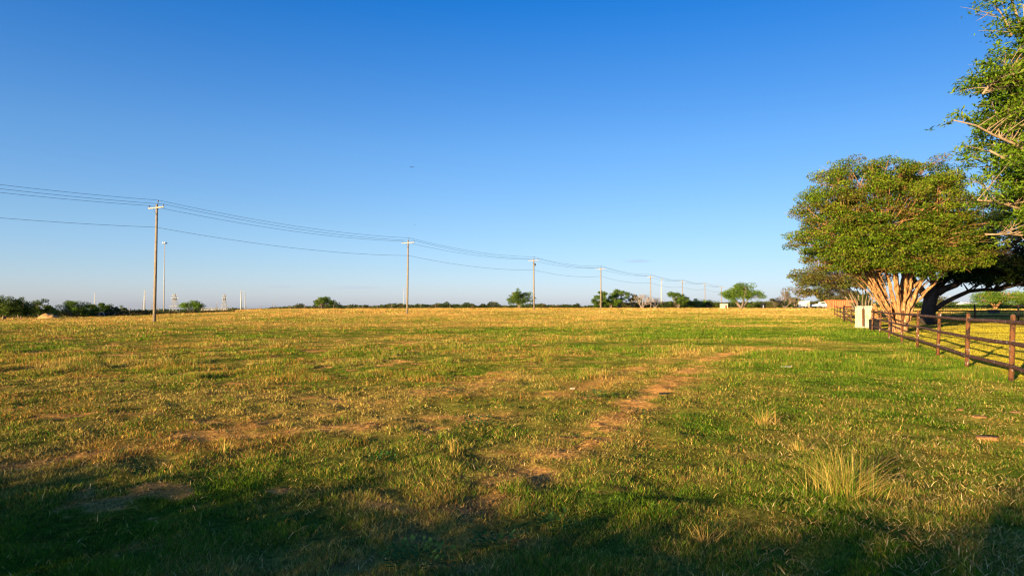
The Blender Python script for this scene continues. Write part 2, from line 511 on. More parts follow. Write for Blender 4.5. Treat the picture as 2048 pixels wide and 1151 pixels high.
# near grass
for N1, seg_, hk, nm, lb in ((760000, False, .95, 'short_grass', 'fine short green grass mixed with straw over the near field'), (150000, True, 1.25, 'taller_grass', 'longer curved green and straw blades among the short grass')):
    X, Y = screen_samples(N1, 742, 1215, 1.2)
    dry, dirt, clump = masks(X, Y)
    lm = lawn_mask(X, Y)
    keep = rng.random(N1) < np.clip(clump * (1 - .9 * dirt) + .12 + .5 * lm, .05, 1)
    if seg_:
        keep &= rng.random(N1) < sstep(.35, .75, clump) + .1
    X, Y, dry, dirt, clump, lm = [a[keep] for a in (X, Y, dry, dirt, clump, lm)]
    hg = hk * (.026 + .05 * clump * rng.uniform(.4, 1.3, len(X)) * (.5 + .9 * fbm(X, Y, 1.3, 3, 15)))
    hg *= np.where(dirt > .4, .5, 1) * (1 - .45 * lm)
    ln = np.clip(rng.normal(.72, .22, len(X)), 0, .97)
    blades(nm, lb, X, Y, hg, np.maximum(.0036, .95 * Y / F) * rng.uniform(.7, 1.4, len(X)), dry * .85, ln, seg_, yard=lm)
# middle distance
N2 = 920000
X, Y = screen_samples(N2, 634, 760, 1.15)
dry, dirt, clump = masks(X, Y)
lm = lawn_mask(X, Y)
tuft = fbm(X, Y, 1.1, 3, 91) * .6 + fbm(X, Y, 4.5, 3, 93) * .4
keep = rng.random(N2) < np.clip(.25 + 2.2 * (tuft - .34) - .75 * dirt + .5 * lm, .05, 1)
X, Y, dry, dirt, lm, tuft = [a[keep] for a in (X, Y, dry, dirt, lm, tuft)]
hg = (.03 + .19 * sstep(.40, .75, tuft) * rng.uniform(.4, 1.2, len(X))) * (1 - .5 * lm)
blades('meadow_grass', 'tufted green and straw grass across the middle of the field', X, Y, hg, 0.9 * Y / F * rng.uniform(.7, 1.4, len(X)), np.clip(dry * .95, 0, 1), np.clip(rng.normal(.45, .2, len(X)), 0, .95), False, yard=lm)
# tall dry grass towards the far edge
N3 = 420000
Y = np.exp(rng.uniform(math.log(58), math.log(340), N3)); X = rng.uniform(-.95, .95, N3) * Y
dry, dirt, clump = masks(X, Y)
lm = lawn_mask(X, Y) * (Y < 75)
tuft = fbm(X, Y, 3.0, 3, 191) * .5 + fbm(X, Y, 14, 3, 193) * .5
keep = (rng.random(N3) < np.clip(.5 + 2 * (tuft - .4) - .8 * dirt, .1, 1)) & (lm < .5)
X, Y, dry, tuft = [a[keep] for a in (X, Y, dry, tuft)]
hg = (.06 + .24 * sstep(.38, .66, tuft) * rng.uniform(.4, 1.3, len(X))) * (.4 + .6 * sstep(60, 150, Y))
gold = np.array([[.56, .36, .10], [.64, .44, .15], [.46, .28, .08], [.40, .20, .07]])
blades('dry_grass', 'tall golden dry grass along the far edge of the field', X, Y, hg, 1.1 * Y / F * rng.uniform(.6, 1.3, len(X)), np.clip(.05 + dry * .9, 0, .95), np.clip(rng.normal(.3, .2, len(X)), 0, .9), False, straws=gold)

# fallen straw: long thin pale stalks lying over the near grass, thickest on the right
N4 = 26000
X, Y = screen_samples(N4, 770, 1200, 1.0)
uu = 1024 + F * X / Y
keep = rng.random(N4) < (.12 + .85 * sstep(1350, 1750, uu)) * (fbm(X, Y, .8, 3, 301) > .45)
X, Y = X[keep], Y[keep]
blades('fallen_straw', 'pale dry stalks lying over the green grass at right', X, Y, rng.uniform(.03, .12, len(X)), np.maximum(.003, .85 * Y / F), np.full(len(X), 1.0), np.clip(rng.normal(.9, .06, len(X)), .6, .985), True,
       straws=np.array([[.62, .42, .15], [.74, .54, .24], [.52, .32, .1]]), zoff=.03)


# crumbs of soil and broken straw on the worn ground
n = 260000
X, Y = screen_samples(n, 655, 1200, 1.15)
dry, dirt, clump = masks(X, Y)
keep = rng.random(n) < sstep(.12, .6, dirt) * .8 + .04 * dry
X, Y = X[keep], Y[keep]
blades('soil_litter', 'orange brown straw litter lying on the worn bare soil', X, Y, rng.uniform(.015, .06, len(X)) * np.maximum(1, Y / 14), np.maximum(.005, 1.1 * Y / F) * rng.uniform(.6, 1.5, len(X)), np.full(len(X), .93), np.clip(rng.normal(.8, .15, len(X)), 0, .98), False,
       straws=np.array([[.60, .34, .10], [.50, .26, .08], [.66, .44, .16], [.34, .16, .06]]))
n = 60000
X, Y = screen_samples(n, 720, 1200, 1.0)
dry, dirt, clump = masks(X, Y)
keep = rng.random(n) < sstep(.1, .5, dirt) * .45
X, Y = X[keep], Y[keep]; n = len(X)
r_ = .006 + .016 * rng.random(n) ** 3
Z = terrain(X, Y)
dirs = np.array([[1, 0, 0], [-.3, .95, 0], [-.6, -.8, 0], [.05, .1, .8]])
V = np.stack([X, Y, Z], 1)[:, None, :] + dirs[None] * r_[:, None, None] * rng.uniform(.6, 1.4, (n, 4, 3))
b = np.arange(n)[:, None] * 4
Fc = np.concatenate([b + np.array([[0, 1, 3]]), b + np.array([[1, 2, 3]]), b + np.array([[2, 0, 3]])])
o = fast_mesh('soil_crumbs', V.reshape(-1, 3), Fc, M['blade'], np.repeat(np.array([.42, .20, .07]) * rng.uniform(.5, 1.4, n)[:, None], 4, 0))
tag(o, 'small clods and crumbs of reddish soil along the worn track', None, None, 'stuff')

# ------------------------------------------------------------------ single plants in the grass
def tussock(loc, n, hgt, spread, dry, label, cat, name='grass_tussock', group=None, width=.005, curve=.4):
    root = thing(name, (loc[0], loc[1], tz(*loc)), label, cat, group)
    V = []; cols = []; Fs = []
    k = 0
    for i in range(n):
        a = random.uniform(0, 2 * math.pi); rr = abs(random.gauss(0, 1)) * spread * .28
        bx, by = rr * math.cos(a), rr * math.sin(a)
        hh = hgt * random.uniform(.35, 1) * (1.15 if random.random() < .1 else .85)
        a2 = a + random.gauss(0, 1.1); out = random.uniform(.0, 1.0) ** 1.3 * spread * (hh / hgt)
        wd = width * random.uniform(.7, 1.3)
        ya = random.uniform(0, math.pi); dx, dy = math.cos(ya) * wd / 2, math.sin(ya) * wd / 2
        isd = random.random() < dry
        c = np.array(random.choice(STRAWS.tolist()) if isd else random.choice(GREENS.tolist())) * random.uniform(.8, 1.25)
        m = 5
        for s_ in range(m):
            t = s_ / (m - 1)
            o_ = out * (t * (1 - curve) + curve * t * t) * 1.5
            z = hh * (t - .22 * t * t * (out / spread))
            sc = 1 - t * .85
            p = np.array([bx + math.cos(a2) * o_, by + math.sin(a2) * o_, z])
            V.append(p + np.array([dx * sc, dy * sc, 0])); V.append(p - np.array([dx * sc, dy * sc, 0]))
            cols += [c, c]
            if s_:
                q = k + 2 * s_
                Fs.append((q - 2, q - 1, q + 1, q))
        k += 2 * m
    fast_mesh('blades', np.array(V), np.array(Fs), M['blade'], np.array(cols), parent=root)
    return root


p_ = G(1690, 985)
tussock(p_, 700, .54, .60, .55, 'large spiky straw and green grass tussock in the right foreground', 'grass tussock', width=.0045)
tussock(G(1528, 848), 130, .26, .34, .92, 'small pale straw tuft behind and left of the large tussock', 'grass tuft', 'straw_tuft', width=.009)
tussock(G(1408, 1078), 70, .16, .2, .95, 'pale straw tuft at the edge of the foreground shadow', 'grass tuft', 'straw_tuft', width=.006)
tussock(G(1600, 905), 60, .2, .25, .9, 'thin dry tuft just left of the large tussock', 'grass tuft', 'straw_tuft', width=.007)
tussock(G(908, 905), 40, .26, .14, .8, 'tall thin yellow grass stem cluster left of centre', 'grass tuft', 'straw_tuft', width=.008)
tussock(G(455, 905), 36, .22, .12, .85, 'small upright straw tuft in the left foreground', 'grass tuft', 'straw_tuft', width=.008)


def weed(loc, n, rad, label):
    root = thing('broadleaf_weed', (loc[0], loc[1], tz(*loc)), label, 'weed', 'broadleaf weeds in the near grass')
    V = []; cols = []; Fs = []; k = 0
    for i in range(n):
        a = random.uniform(0, 6.28); rr = rad * math.sqrt(random.random()); z = .02 + random.random() * rad * .55
        c = np.array([rr * math.cos(a), rr * math.sin(a), z])
        d = np.array([math.cos(a + random.gauss(0, .5)), math.sin(a + random.gauss(0, .5)), random.uniform(-.1, .7)]); d /= np.linalg.norm(d)
        s = np.cross(d, [0, 0, 1]); s /= np.linalg.norm(s)
        l = random.uniform(.03, .06); w_ = l * .5
        V += [c, c + d * l * .5 + s * w_ * .6, c + d * l, c + d * l * .5 - s * w_ * .6]
        cc = np.array([.045, .11, .03]) * random.uniform(.7, 1.5); cols += [cc] * 4
        Fs.append((k, k + 1, k + 2, k + 3)); k += 4
    fast_mesh('leaves', np.array(V), np.array(Fs), M['leaf'], np.array(cols), parent=root)


for (u_, v_, r_, l_) in [(840, 1135, .22, 'dark leafy weed at the bottom edge, left of the bare soil'), (990, 1090, .16, 'low leafy weed on bare soil near the bottom centre'),
                         (955, 850, .26, 'dark green weed clump beside the soil track'), (1270, 832, .2, 'small dark weed clump on the soil track'),
                         (1180, 803, .3, 'dark weed clump left of the soil track'), (880, 790, .3, 'green weed clump in the middle of the field'),
                         (760, 925, .18, 'bright leafy weed in sun just above the shadow edge'), (1115, 1062, .15, 'leafy weed in shadow right of the soil track')]:
    weed(G(u_, v_), int(120 * (r_ / .2) ** 2), r_, l_)

# scraps on the grass
def scrap(loc, L_, W_, T_, yaw, mat, name, label, cat, lobes=7):
    z = tz(*loc)
    mb = MB()
    n = 11; top = []; bot = []
    for i in range(n):
        a = 2 * math.pi * i / n; rr = random.uniform(.5, 1.05)
        x, y = math.cos(a) * L_ / 2 * rr, math.sin(a) * W_ / 2 * rr
        xr, yr = x * math.cos(yaw) - y * math.sin(yaw), x * math.sin(yaw) + y * math.cos(yaw)
        top.append((loc[0] + xr, loc[1] + yr, z + .012 + T_ * .45 * random.uniform(.6, 1.2))); bot.append((loc[0] + xr * .9, loc[1] + yr * .9, z))
    cc = (loc[0], loc[1], z + .012 + T_ * .5)
    mb.add(np.array(top + bot + [cc]), [(i, (i + 1) % n, 2 * n) for i in range(n)] + [(n + i, n + (i + 1) % n, (i + 1) % n, i) for i in range(n)])
    o = mb.build(name, mat, None, (loc[0], loc[1], z))
    tag(o, label, cat)


scrap(G(1977, 881), .34, .20, .07, -.25, M['clay'], 'wood_scrap', 'large rusty brown wood scrap in the grass at right', 'wood scrap')
scrap(G(1960, 835), .30, .22, .05, .1, M['clay'], 'wood_chip', 'flat orange chip in the grass behind the brown wood scrap', 'wood chip')
scrap(G(1920, 822), .14, .12, .04, .1, M['clay'], 'wood_chip', 'tiny orange chip left of the flat orange chip', 'wood chip')
scrap(G(2032, 824), .22, .16, .03, .3, M['clay'], 'wood_chip', 'reddish chip at the right edge under the fence', 'wood chip')
scrap(G(1574, 733), .48, .26, .04, .2, M['paper'], 'paper_scrap', 'pale scrap of paper lying on green grass near the track', 'litter')
scrap(G(1328, 788), .2, .16, .05, .2, M['soot'], 'dark_clod', 'small dark clod lying on the soil track', 'clod')
scrap(G(1146, 778), .13, .10, .03, .2, M['paper'], 'pale_clod', 'small pale reddish clod left of the soil track', 'clod')

# ------------------------------------------------------------------ trees
def make_leaves(P, size, cols, updir=.5, elong=.5, droop=0.0):
    n = len(P)
    nrm = rng.normal(size=(n, 3)); nrm[:, 2] = np.abs(nrm[:, 2]) * (1 + updir) + updir * .4
    nrm /= np.linalg.norm(nrm, axis=1)[:, None]
    a = rng.normal(size=(n, 3)); a[:, 2] -= droop
    d = a - nrm * np.sum(a * nrm, 1)[:, None]; d /= np.linalg.norm(d, axis=1)[:, None] + 1e-9
    s = np.cross(nrm, d)
    L_ = size * rng.uniform(.6, 1.35, n)
    W_ = L_ * elong
    V = np.empty((n, 4, 3))
    V[:, 0] = P; V[:, 2] = P + d * L_[:, None]
    mid = P + d * (L_ * .45)[:, None] + nrm * (L_ * .08)[:, None]
    V[:, 1] = mid + s * (W_ / 2)[:, None]; V[:, 3] = mid - s * (W_ / 2)[:, None]
    Fc = np.arange(n)[:, None] * 4 + np.array([[0, 1, 2, 3]])
    return V.reshape(-1, 3), Fc, np.repeat(cols, 4, 0)


def bez(a, b, c, n):
    t = np.linspace(0, 1, n)[:, None]
    return (1 - t) ** 2 * a + 2 * t * (1 - t) * b + t * t * c


def tree(name, label, cat, base, stems, ells, nclump, lpc, lsize, crad, cols, bark, group=None, flat=.45, shell=.5, brad=(.045, .012), twigs=3, keepf=None, elong=.5, updir=.5, extra=None, sides=6):
    """base xyz; stems: list of (points, radii) in world space; ells: list of (centre, radii, weight)"""
    root = thing(name, base, label, cat, group)
    base = np.array(base)
    mb = MB()
    nodes = []
    for pts, rad in stems:
        pts = np.asarray(pts, float)
        mb.tube(pts, rad, sides + 2)
        t = np.linspace(0, 1, 36)
        idx = t * (len(pts) - 1); i0 = np.minimum(idx.astype(int), len(pts) - 2); f = (idx - i0)[:, None]
        nodes.append((pts[i0] * (1 - f) + pts[i0 + 1] * f)[11:])
    part(mb, 'trunk', bark, root, True)
    nodes = np.concatenate(nodes)
    W = np.array([e[2] for e in ells], float); W /= W.sum()
    cl = []
    while len(cl) < nclump:
        c, r, _ = ells[rng.choice(len(ells), p=W)]
        d = rng.normal(size=3); d /= np.linalg.norm(d)
        rr = shell + (1 - shell) * rng.random() ** .6
        rr *= .76 + .46 * float(vnoise(np.array([d[0] * 2.3 + c[0]]), np.array([d[1] * 2.3 + d[2] * 3.1]), 5)[0])
        p = np.array(c) + d * np.array(r) * rr
        if keepf is not None and not keepf(p): continue
        cl.append(p)
    cl = np.array(cl)
    bb = MB()
    LP = []; LC = []
    cols = np.array(cols)
    for p in cl:
        dd = nodes - p
        dist = np.linalg.norm(dd, axis=1) + np.where(dd[:, 2] > 0, 3 * dd[:, 2], 0)
        near_ = np.argsort(dist)[:10]; q = nodes[near_[rng.integers(0, len(near_))]]
        mid = q * .5 + p * .5 + np.array([0, 0, .08]) * np.linalg.norm(p - q) + rng.normal(0, .06, 3) * np.linalg.norm(p - q)
        bb.tube(bez(q, mid, p, 5), np.linspace(brad[0], brad[1], 5), 4, cap=False)
        k = crad * rng.uniform(.45, 1.5)
        for _ in range(twigs):
            e = p + rng.normal(0, 1, 3) * k * np.array([.7, .7, flat * .7])
            bb.tube([p - (p - q) * .15, e], [brad[1], brad[1] * .5], 3, cap=False)
        n = int(lpc * rng.uniform(.6, 1.4) * (k / crad) ** 2)
        g = rng.normal(0, 1, (n, 3)); g *= (np.minimum(1.55, np.linalg.norm(g, axis=1)) / (np.linalg.norm(g, axis=1) + 1e-9))[:, None]
        LP.append(p + g * k * np.array([.62, .62, flat * .62]))
        base_c = cols[rng.integers(0, len(cols))]
        cc = base_c * rng.uniform(.75, 1.25, n)[:, None]
        oth = rng.random(n) < .3
        cc[oth] = cols[rng.integers(0, len(cols), oth.sum())]
        LC.append(cc)
    if extra is not None:
        for P2, c2 in extra:
            LP.append(P2); LC.append(c2)
    part(bb, 'branches', bark, root, True)
    V, Fc, cc = make_leaves(np.concatenate(LP), lsize, np.concatenate(LC), updir, elong)
    fast_mesh('crown', V - base, Fc, M['leaf'], cc, parent=root)
    return root


def wob(a, b, n, amp, bow=(0, 0, 0)):
    a, b = np.array(a, float), np.array(b, float)
    t = np.linspace(0, 1, n)[:, None]
    p = a + (b - a) * t + np.array(bow) * (4 * t * (1 - t))
    off = rng.normal(0, amp, (n, 3)); off[0] = 0
    return p + off * np.array([1, 1, .3])


MYRT = [[.12, .20, .016], [.16, .25, .020], [.07, .13, .013], [.23, .29, .026], [.20, .17, .032]]
# --- big multi-stemmed tree by the fence
bx, by = 26.45, 46.8
bz = tz(bx, by)
stems = []
for i in range(18):
    a = 2 * math.pi * i / 18 + random.uniform(-.15, .15)
    ci, si = math.cos(a), math.sin(a)
    r0 = random.uniform(.10, .36)
    lean = .22 + .75 * ((i * 7) % 18) / 18
    top_r = 4.1 * lean
    hgt = random.uniform(7.2, 9.6) * (1.05 - .28 * lean)
    p0 = np.array([bx + ci * r0 * .95, by + si * r0 * .8, bz - .1])
    p1 = np.array([bx + ci * (r0 * 1.0 + .08 + .30 * lean), by + si * (r0 + .12 + .25 * lean), bz + 1.15])
    p2 = np.array([bx - .2 + ci * (.45 + 1.75 * lean), by + si * (.45 + 1.4 * lean), bz + 3.5])
    p3 = np.array([bx - .5 + ci * top_r * .8, by + si * top_r * .75, bz + .68 * hgt])
    p4 = np.array([bx - .7 + ci * top_r * 1.15, by + si * top_r, bz + hgt])
    key = np.array([p0, p1, p2, p3, p4])
    tt = np.linspace(0, 4, 22)
    pts = np.stack([np.interp(tt, range(5), key[:, k]) for k in range(3)], 1)
    for _ in range(3):
        pts[1:-1] = (pts[:-2] + 2 * pts[1:-1] + pts[2:]) / 4
    pts[3:-1] += rng.normal(0, .035, (18, 3))
    rad = np.interp(tt, [0, .35, 1, 2, 3, 4], [.30, .19, .145, .10, .055, .022]) * random.uniform(.65, 1.15)
    stems.append((pts, rad))
    if random.random() < .8:      # a fork
        k = random.randint(7, 11)
        q = pts[k]; e = q + np.array([ci * random.uniform(.3, 2.2) + random.uniform(-.8, .8), si * random.uniform(.3, 1.6), random.uniform(2.4, 4.0)])
        stems.append((wob(q, e, 8, .04, (ci * .2, si * .2, -.15)), np.linspace(rad[k] * .75, .025, 8)))
# thin arching side shoots seen below the crown
for sgn, n_ in ((-1, 7), (1, 6)):
    for i in range(n_):
        z0 = random.uniform(.7, 2.6)
        q = np.array([bx + sgn * random.uniform(.5, .8), by + random.uniform(-.9, .5), bz + z0])
        e = np.array([bx + sgn * random.uniform(1.6, 3.4), by + random.uniform(-2.5, 1.5), bz + random.uniform(2.9, 5.2)])
        stems.append((wob(q, e, 9, .05, (0, 0, .05)), np.linspace(.042, .014, 9)))
mb0 = MB()
ells = [((25.5, 46.6, 8.1), (5.4, 4.9, 3.7), 5), ((21.8, 45.8, 8.4), (2.5, 2.9, 1.9), 1.4), ((21.4, 45.8, 6.0), (2.3, 2.8, 1.5), 1.3),
        ((29.6, 46.6, 7.9), (2.9, 3.6, 3.0), 1.6), ((25.6, 44.4, 5.8), (4.6, 2.6, 1.9), 2.0), ((23.4, 46.6, 10.3), (2.7, 2.7, 1.5), 1), ((27.4, 46.8, 10.5), (3.2, 2.9, 1.5), 1.2),
        ((25.6, 43.6, 5.0), (5.2, 1.7, 1.5), 2.2), ((25.6, 43.2, 7.6), (5.0, 1.6, 2.6), 2.0), ((22.0, 45.0, 4.7), (2.6, 2.4, .9), .7)]


def keep_myrtle(p):
    return p[2] > 3.25 + .35 * math.sin(p[0] * 2.1) + .25 * math.sin(p[0] * 5.3 + p[1])


tree('multi_stem_tree', 'broad spreading tree with many smooth tan stems fanning up beside the fence', 'tree', (bx, by, bz), stems, ells, 900, 190, .14, .58, MYRT, M['myrtlebark'],
     flat=.42, shell=.35, brad=(.04, .012), twigs=4, keepf=keep_myrtle, updir=.9)

# --- second smaller multi-stem tree behind the gate pillars
b2 = (36.6, 71.0); z2 = tz(*b2)
st = []
for i in range(11):
    a = 2 * math.pi * i / 11; ci, si = math.cos(a), math.sin(a); l_ = random.uniform(.4, 1)
    st.append((wob((b2[0] + ci * .3, b2[1] + si * .3, z2 - .1), (b2[0] - .9 + ci * 3.2 * l_, b2[1] + si * 2.6 * l_, z2 + random.uniform(3.6, 5.2)), 10, .05, (ci * -.25, si * -.25, .1)), np.linspace(.13, .03, 10)))
tree('multi_stem_tree', 'smaller yellow green tree with thin pale stems behind the cream pillars', 'tree', (*b2, z2), st,
     [((33.2, 70.5, 4.9), (4.2, 4, 1.7), 3), ((31.2, 70, 3.9), (2.9, 3, 1.1), 1.3), ((37, 71, 5.2), (3.2, 3.4, 1.8), 1.5)], 170, 120, .2, .62,
     [[.13, .15, .03], [.16, .15, .035], [.10, .13, .025], [.19, .13, .045]], M['farbark'], flat=.5, keepf=lambda p: p[2] > 2.9)

# --- dark spreading oak behind
b3 = (40.2, 66.0); z3 = tz(*b3)
T = np.array([b3[0], b3[1], z3])
st = [(np.array([T + (-.1, 0, -.1), T + (-.1, 0, .5), T + (.1, 0, 1.6), T + (.3, 0, 2.6), T + (.9, 0, 3.5)]), [1.0, .72, .6, .62, .5]),
      (wob(T + (.2, 0, 2.4), T + (-4.5, -1, 7.5), 9, .12), np.linspace(.38, .1, 9)),
      (wob(T + (.7, 0, 3.2), T + (1.5, 2, 9.5), 9, .12), np.linspace(.4, .1, 9)),
      (wob(T + (.8, 0, 3.3), T + (6.5, 1, 8.6), 9, .15), np.linspace(.4, .1, 9)),
      (wob(T + (.8, -.3, 3.0), T + (5.2, -3, 6.2), 9, .12), np.linspace(.36, .1, 9)),
      (np.array([T + (.35, -.2, 1.2), T + (1.2, -.3, 1.95), T + (2.4, -.5, 2.6), T + (3.6, -.6, 3.15), T + (5.0, -.7, 3.3), T + (6.6, -.6, 3.25), T + (8.0, -.5, 3.8), T + (10.5, -.2, 3.7), T + (13, 0, 3.9)]), np.linspace(.25, .07, 9)),
      (wob(T + (3.0, 0, 4.9), T + (9.5, 1, 5.0), 8, .12), np.linspace(.2, .06, 8)),
      (wob(T + (6.4, 0, 3.3), T + (14.5, -1, 5.2), 8, .12), np.linspace(.15, .05, 8))]
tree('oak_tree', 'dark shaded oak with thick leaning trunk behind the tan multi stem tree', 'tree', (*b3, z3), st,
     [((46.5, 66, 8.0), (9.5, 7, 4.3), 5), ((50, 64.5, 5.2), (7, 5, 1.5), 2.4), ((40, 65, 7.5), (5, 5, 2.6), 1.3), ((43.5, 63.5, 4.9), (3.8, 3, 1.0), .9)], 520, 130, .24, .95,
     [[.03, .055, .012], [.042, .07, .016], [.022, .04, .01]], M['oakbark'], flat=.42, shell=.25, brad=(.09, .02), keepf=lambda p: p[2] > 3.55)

# --- tall tree at the right edge
b4 = (36.5, 41.0); z4 = tz(*b4)
T = np.array([b4[0], b4[1], z4])
def lp(u, v, Y): return np.array(at(u, v, Y))
st = [(wob(T + (0, 0, -.1), T + (-.6, 0, 8), 9, .08), np.linspace(.5, .34, 9)),
      (wob(T + (-.6, 0, 7.6), lp(2060, 60, 40.5), 10, .1), np.linspace(.3, .09, 10)),
      (np.array([lp(2080, 110, 40.5), lp(2035, 133, 40), lp(2000, 158, 39.6), lp(1978, 172, 39.3), lp(1965, 188, 39)]), [.17, .13, .11, .09, .05]),
      (wob(T + (-.5, 0, 6), lp(1975, 300, 38.8), 9, .1, (0, 0, .5)), np.linspace(.24, .05, 9)),
      (wob(T + (-.4, 0, 5), lp(1955, 400, 39), 9, .1, (0, 0, .6)), np.linspace(.2, .04, 9)),
      (wob(T + (-.4, 0, 5), lp(1960, 470, 39.5), 9, .1, (0, 0, .4)), np.linspace(.18, .04, 9)),
      (wob(T + (-.6, 0, 7), lp(1910, 240, 39), 9, .1, (0, 0, .8)), np.linspace(.18, .03, 9)),
      (wob(lp(2065, 120, 40.3), lp(2012, -30, 40), 8, .06), np.linspace(.13, .03, 8)),
      (wob(lp(2024, 72, 40), lp(1985, -10, 39.8), 8, .06), np.linspace(.07, .02, 8)),
      (wob(lp(2070, 130, 40.3), lp(2045, 10, 40), 8, .06), np.linspace(.13, .03, 8))]
LEAFC = [[.10, .175, .014], [.14, .24, .018], [.07, .14, .012], [.20, .28, .025]]
ex = lp(1860, 258, 39.0)
exn = rng.normal(0, .05, (8, 3)) + ex
tree('tall_tree', 'tall bright green tree leaning into the frame at the right edge', 'tree', (*b4, z4), st,
     [((33.6, 40.5, 12.2), (7.3, 4.2, 3.2), 4), ((33.4, 40, 8.8), (5.0, 3.6, 3.0), 3), ((34.6, 40.5, 15.4), (6.2, 3.6, 2.0), 2), ((30.8, 40, 12.8), (3.4, 2.8, 1.8), 1.3), ((31.2, 39.5, 9.6), (4.2, 2.6, 2.2), 1.6), ((31.6, 40, 16.2), (3.2, 2.5, 1.7), 1.3), ((30.6, 40, 18.3), (1.5, 1.5, .7), .25), ((28.3, 39.6, 14.9), (2.1, 1.8, .9), .6), ((31.5, 39.6, 6.6), (3.2, 2.6, 1.7), 1), ((30.4, 39.5, 8.0), (3.2, 2.4, 1.8), 1.0)],
     900, 80, .28, .66, LEAFC, M['pecanbark'], flat=.5, shell=.3, brad=(.032, .01), twigs=3, elong=.36, updir=.6,
     keepf=lambda p: not (p[2] < 9.0 and p[0] < 26.6) and not (p[2] > 17.0 and p[0] < 28.6), extra=[(exn, np.tile([.09, .16, .02], (8, 1)))])
# sparse top of that tree: a few clumps and bare pale twigs
root4 = [o for o in C.objects if o.name.startswith('tall_tree')][0]
LP = []; tw = MB()
for (u, v) in [(2008, -20), (2022, 22), (1996, 8), (2034, 62), (1978, 2), (2042, 10), (1997, 52), (2018, -5), (2046, 40), (1965, 18), (2005, 42), (1992, 70), (2030, -30)]:
    c = lp(u, v, random.uniform(39, 41)); n = 80
    LP.append(c + rng.normal(0, 1, (n, 3)) * np.array([.38, .38, .2]))
for (a_, b_, c_) in [((2022, 45), (1990, 30), (1950, 28)), ((1990, 31), (1960, 20), (1920, 14)), ((2026, 66), (1990, 60), (1956, 62)), ((2010, 35), (1985, 12), (1968, -8)), ((2024, 60), (2006, 20), (2000, -14)),
                     ((1978, 26), (1966, 36), (1952, 42))]:
    tw.tube(bez(lp(*a_, 40), lp(*b_, 39.8), lp(*c_, 39.6), 7), np.linspace(.035, .008, 7), 4, cap=False)
part(tw, 'bare_twigs', M['palebark'], root4, True)
LPc = np.concatenate(LP)
V, Fc, cc = make_leaves(LPc, .24, np.array(LEAFC)[rng.integers(0, 4, len(LPc))], .6, .36)
fast_mesh('top_leaves', V - np.array(root4.location), Fc, M['leaf'], cc, parent=root4)


# --- distant trees
def far_tree(u, wpx, vtop, Y, label, cols, name='tree', vbase=None, dens=1.0, trunkfrac=.35, group='trees along the far edge of the field', bark='farbark', lobes=4, stemsn=3, cat='tree', zlow=None):
    wpx *= 1.12; vtop -= 2.5
    x = (u - 1024) / F * Y
    zb = float(terrain_base(np.array([x]), np.array([float(Y)]))[0])
    ztop = at(u, vtop, Y)[2]
    Wd = wpx / F * Y; Ht = ztop - zb
    st = []
    lows = zb + Ht * (trunkfrac if zlow is None else zlow)
    for k in range(stemsn):
        e = np.array([x + random.uniform(-.3, .3) * Wd, Y + random.uniform(-.25, .25) * Wd, zb + Ht * random.uniform(.6, .85)])
        st.append((wob((x + random.uniform(-.1, .1), Y, zb - .1), e, 7, .02 * Ht), np.linspace(.035 * Ht + .04, .012 * Ht, 7)))
    el = []
    for k in range(lobes):
        fx = (k + .5) / lobes - .5
        el.append(((x + fx * Wd * .72, Y + random.uniform(-.12, .12) * Wd, lows + (ztop - lows) * random.uniform(.42, .6) * (1 - .5 * abs(fx))),
                   (Wd * random.uniform(.16, .26), Wd * .28, (ztop - lows) * random.uniform(.40, .54) * (1 - .4 * abs(fx))), 1))
    px = Y / F * 1.3
    nl = int(dens * 2.2 * (wpx * (Ht / Y * F)) / 2)
    ncl = max(14, int(26 * dens))
    ncl = int(max(16, min(90, wpx * .85)))
    return tree(name, label, cat, (x, Y, zb), st, el, ncl, max(12, nl / ncl * 2.1), px * 1.45, Wd / 11 + .15, cols, M[bark], group=group, flat=.6, shell=.4, brad=(.012 * Ht + .02, .01), twigs=1, elong=.8,
                keepf=(lambda p: zb + .2 < p[2] < ztop))


DK = [[.08, .125, .024], [.12, .17, .03], [.05, .08, .018]]
MD = [[.10, .17, .03], [.14, .22, .035], [.07, .12, .022]]
BR = [[.14, .24, .03], [.18, .28, .035], [.10, .18, .025]]
OL = [[.13, .13, .045], [.16, .15, .05], [.09, .10, .035]]
for a in [(8, 60, 592, 165, 'dark leafy tree at the extreme left edge of the frame', DK), (42, 56, 597, 172, 'dark rounded tree, second from the left edge', DK),
          (78, 46, 600, 180, 'dark tree beside the yellow earth mound', DK), (98, 26, 609, 190, 'small low dark tree behind the yellow earth mound', DK),
          (146, 60, 602, 176, 'green spreading tree right of the yellow earth mound', MD), (178, 34, 608, 185, 'small bright green tree in front of a white steel pole', MD),
          (196, 32, 604, 190, 'grey green tree just right of the white steel pole at left', MD), (222, 36, 610, 195, 'dark grey green tree in the left row', DK), (246, 22, 614, 200, 'last small tree at the right end of the left row', DK)]:
    far_tree(*a, zlow=.08, dens=1.3, group='trees in the row at far left')
far_tree(383, 46, 604, 225, 'bright green tree standing in front of the substation', BR, zlow=.3)
far_tree(646, 40, 593, 235, 'lone dark green tree with wind swept crown left of the second pole', MD, zlow=.2, dens=1.3)
far_tree(1040, 50, 577, 215, 'open green tree left of the third utility pole', MD, zlow=.14, lobes=5)
far_tree(1201, 32, 581, 235, 'rounded green tree behind the fourth utility pole', MD, zlow=.12)
far_tree(1222, 34, 592, 238, 'low bright green tree right of the fourth utility pole', BR, zlow=.05)
far_tree(1238, 36, 578, 245, 'taller green tree with pale trunk between the fourth and fifth poles', MD, zlow=.2)
far_tree(1264, 28, 588, 250, 'grey green tree beside the leafless trees', DK, zlow=.1)
far_tree(1356, 42, 586, 240, 'green domed tree behind the sixth utility pole', MD, zlow=.08, dens=1.3)
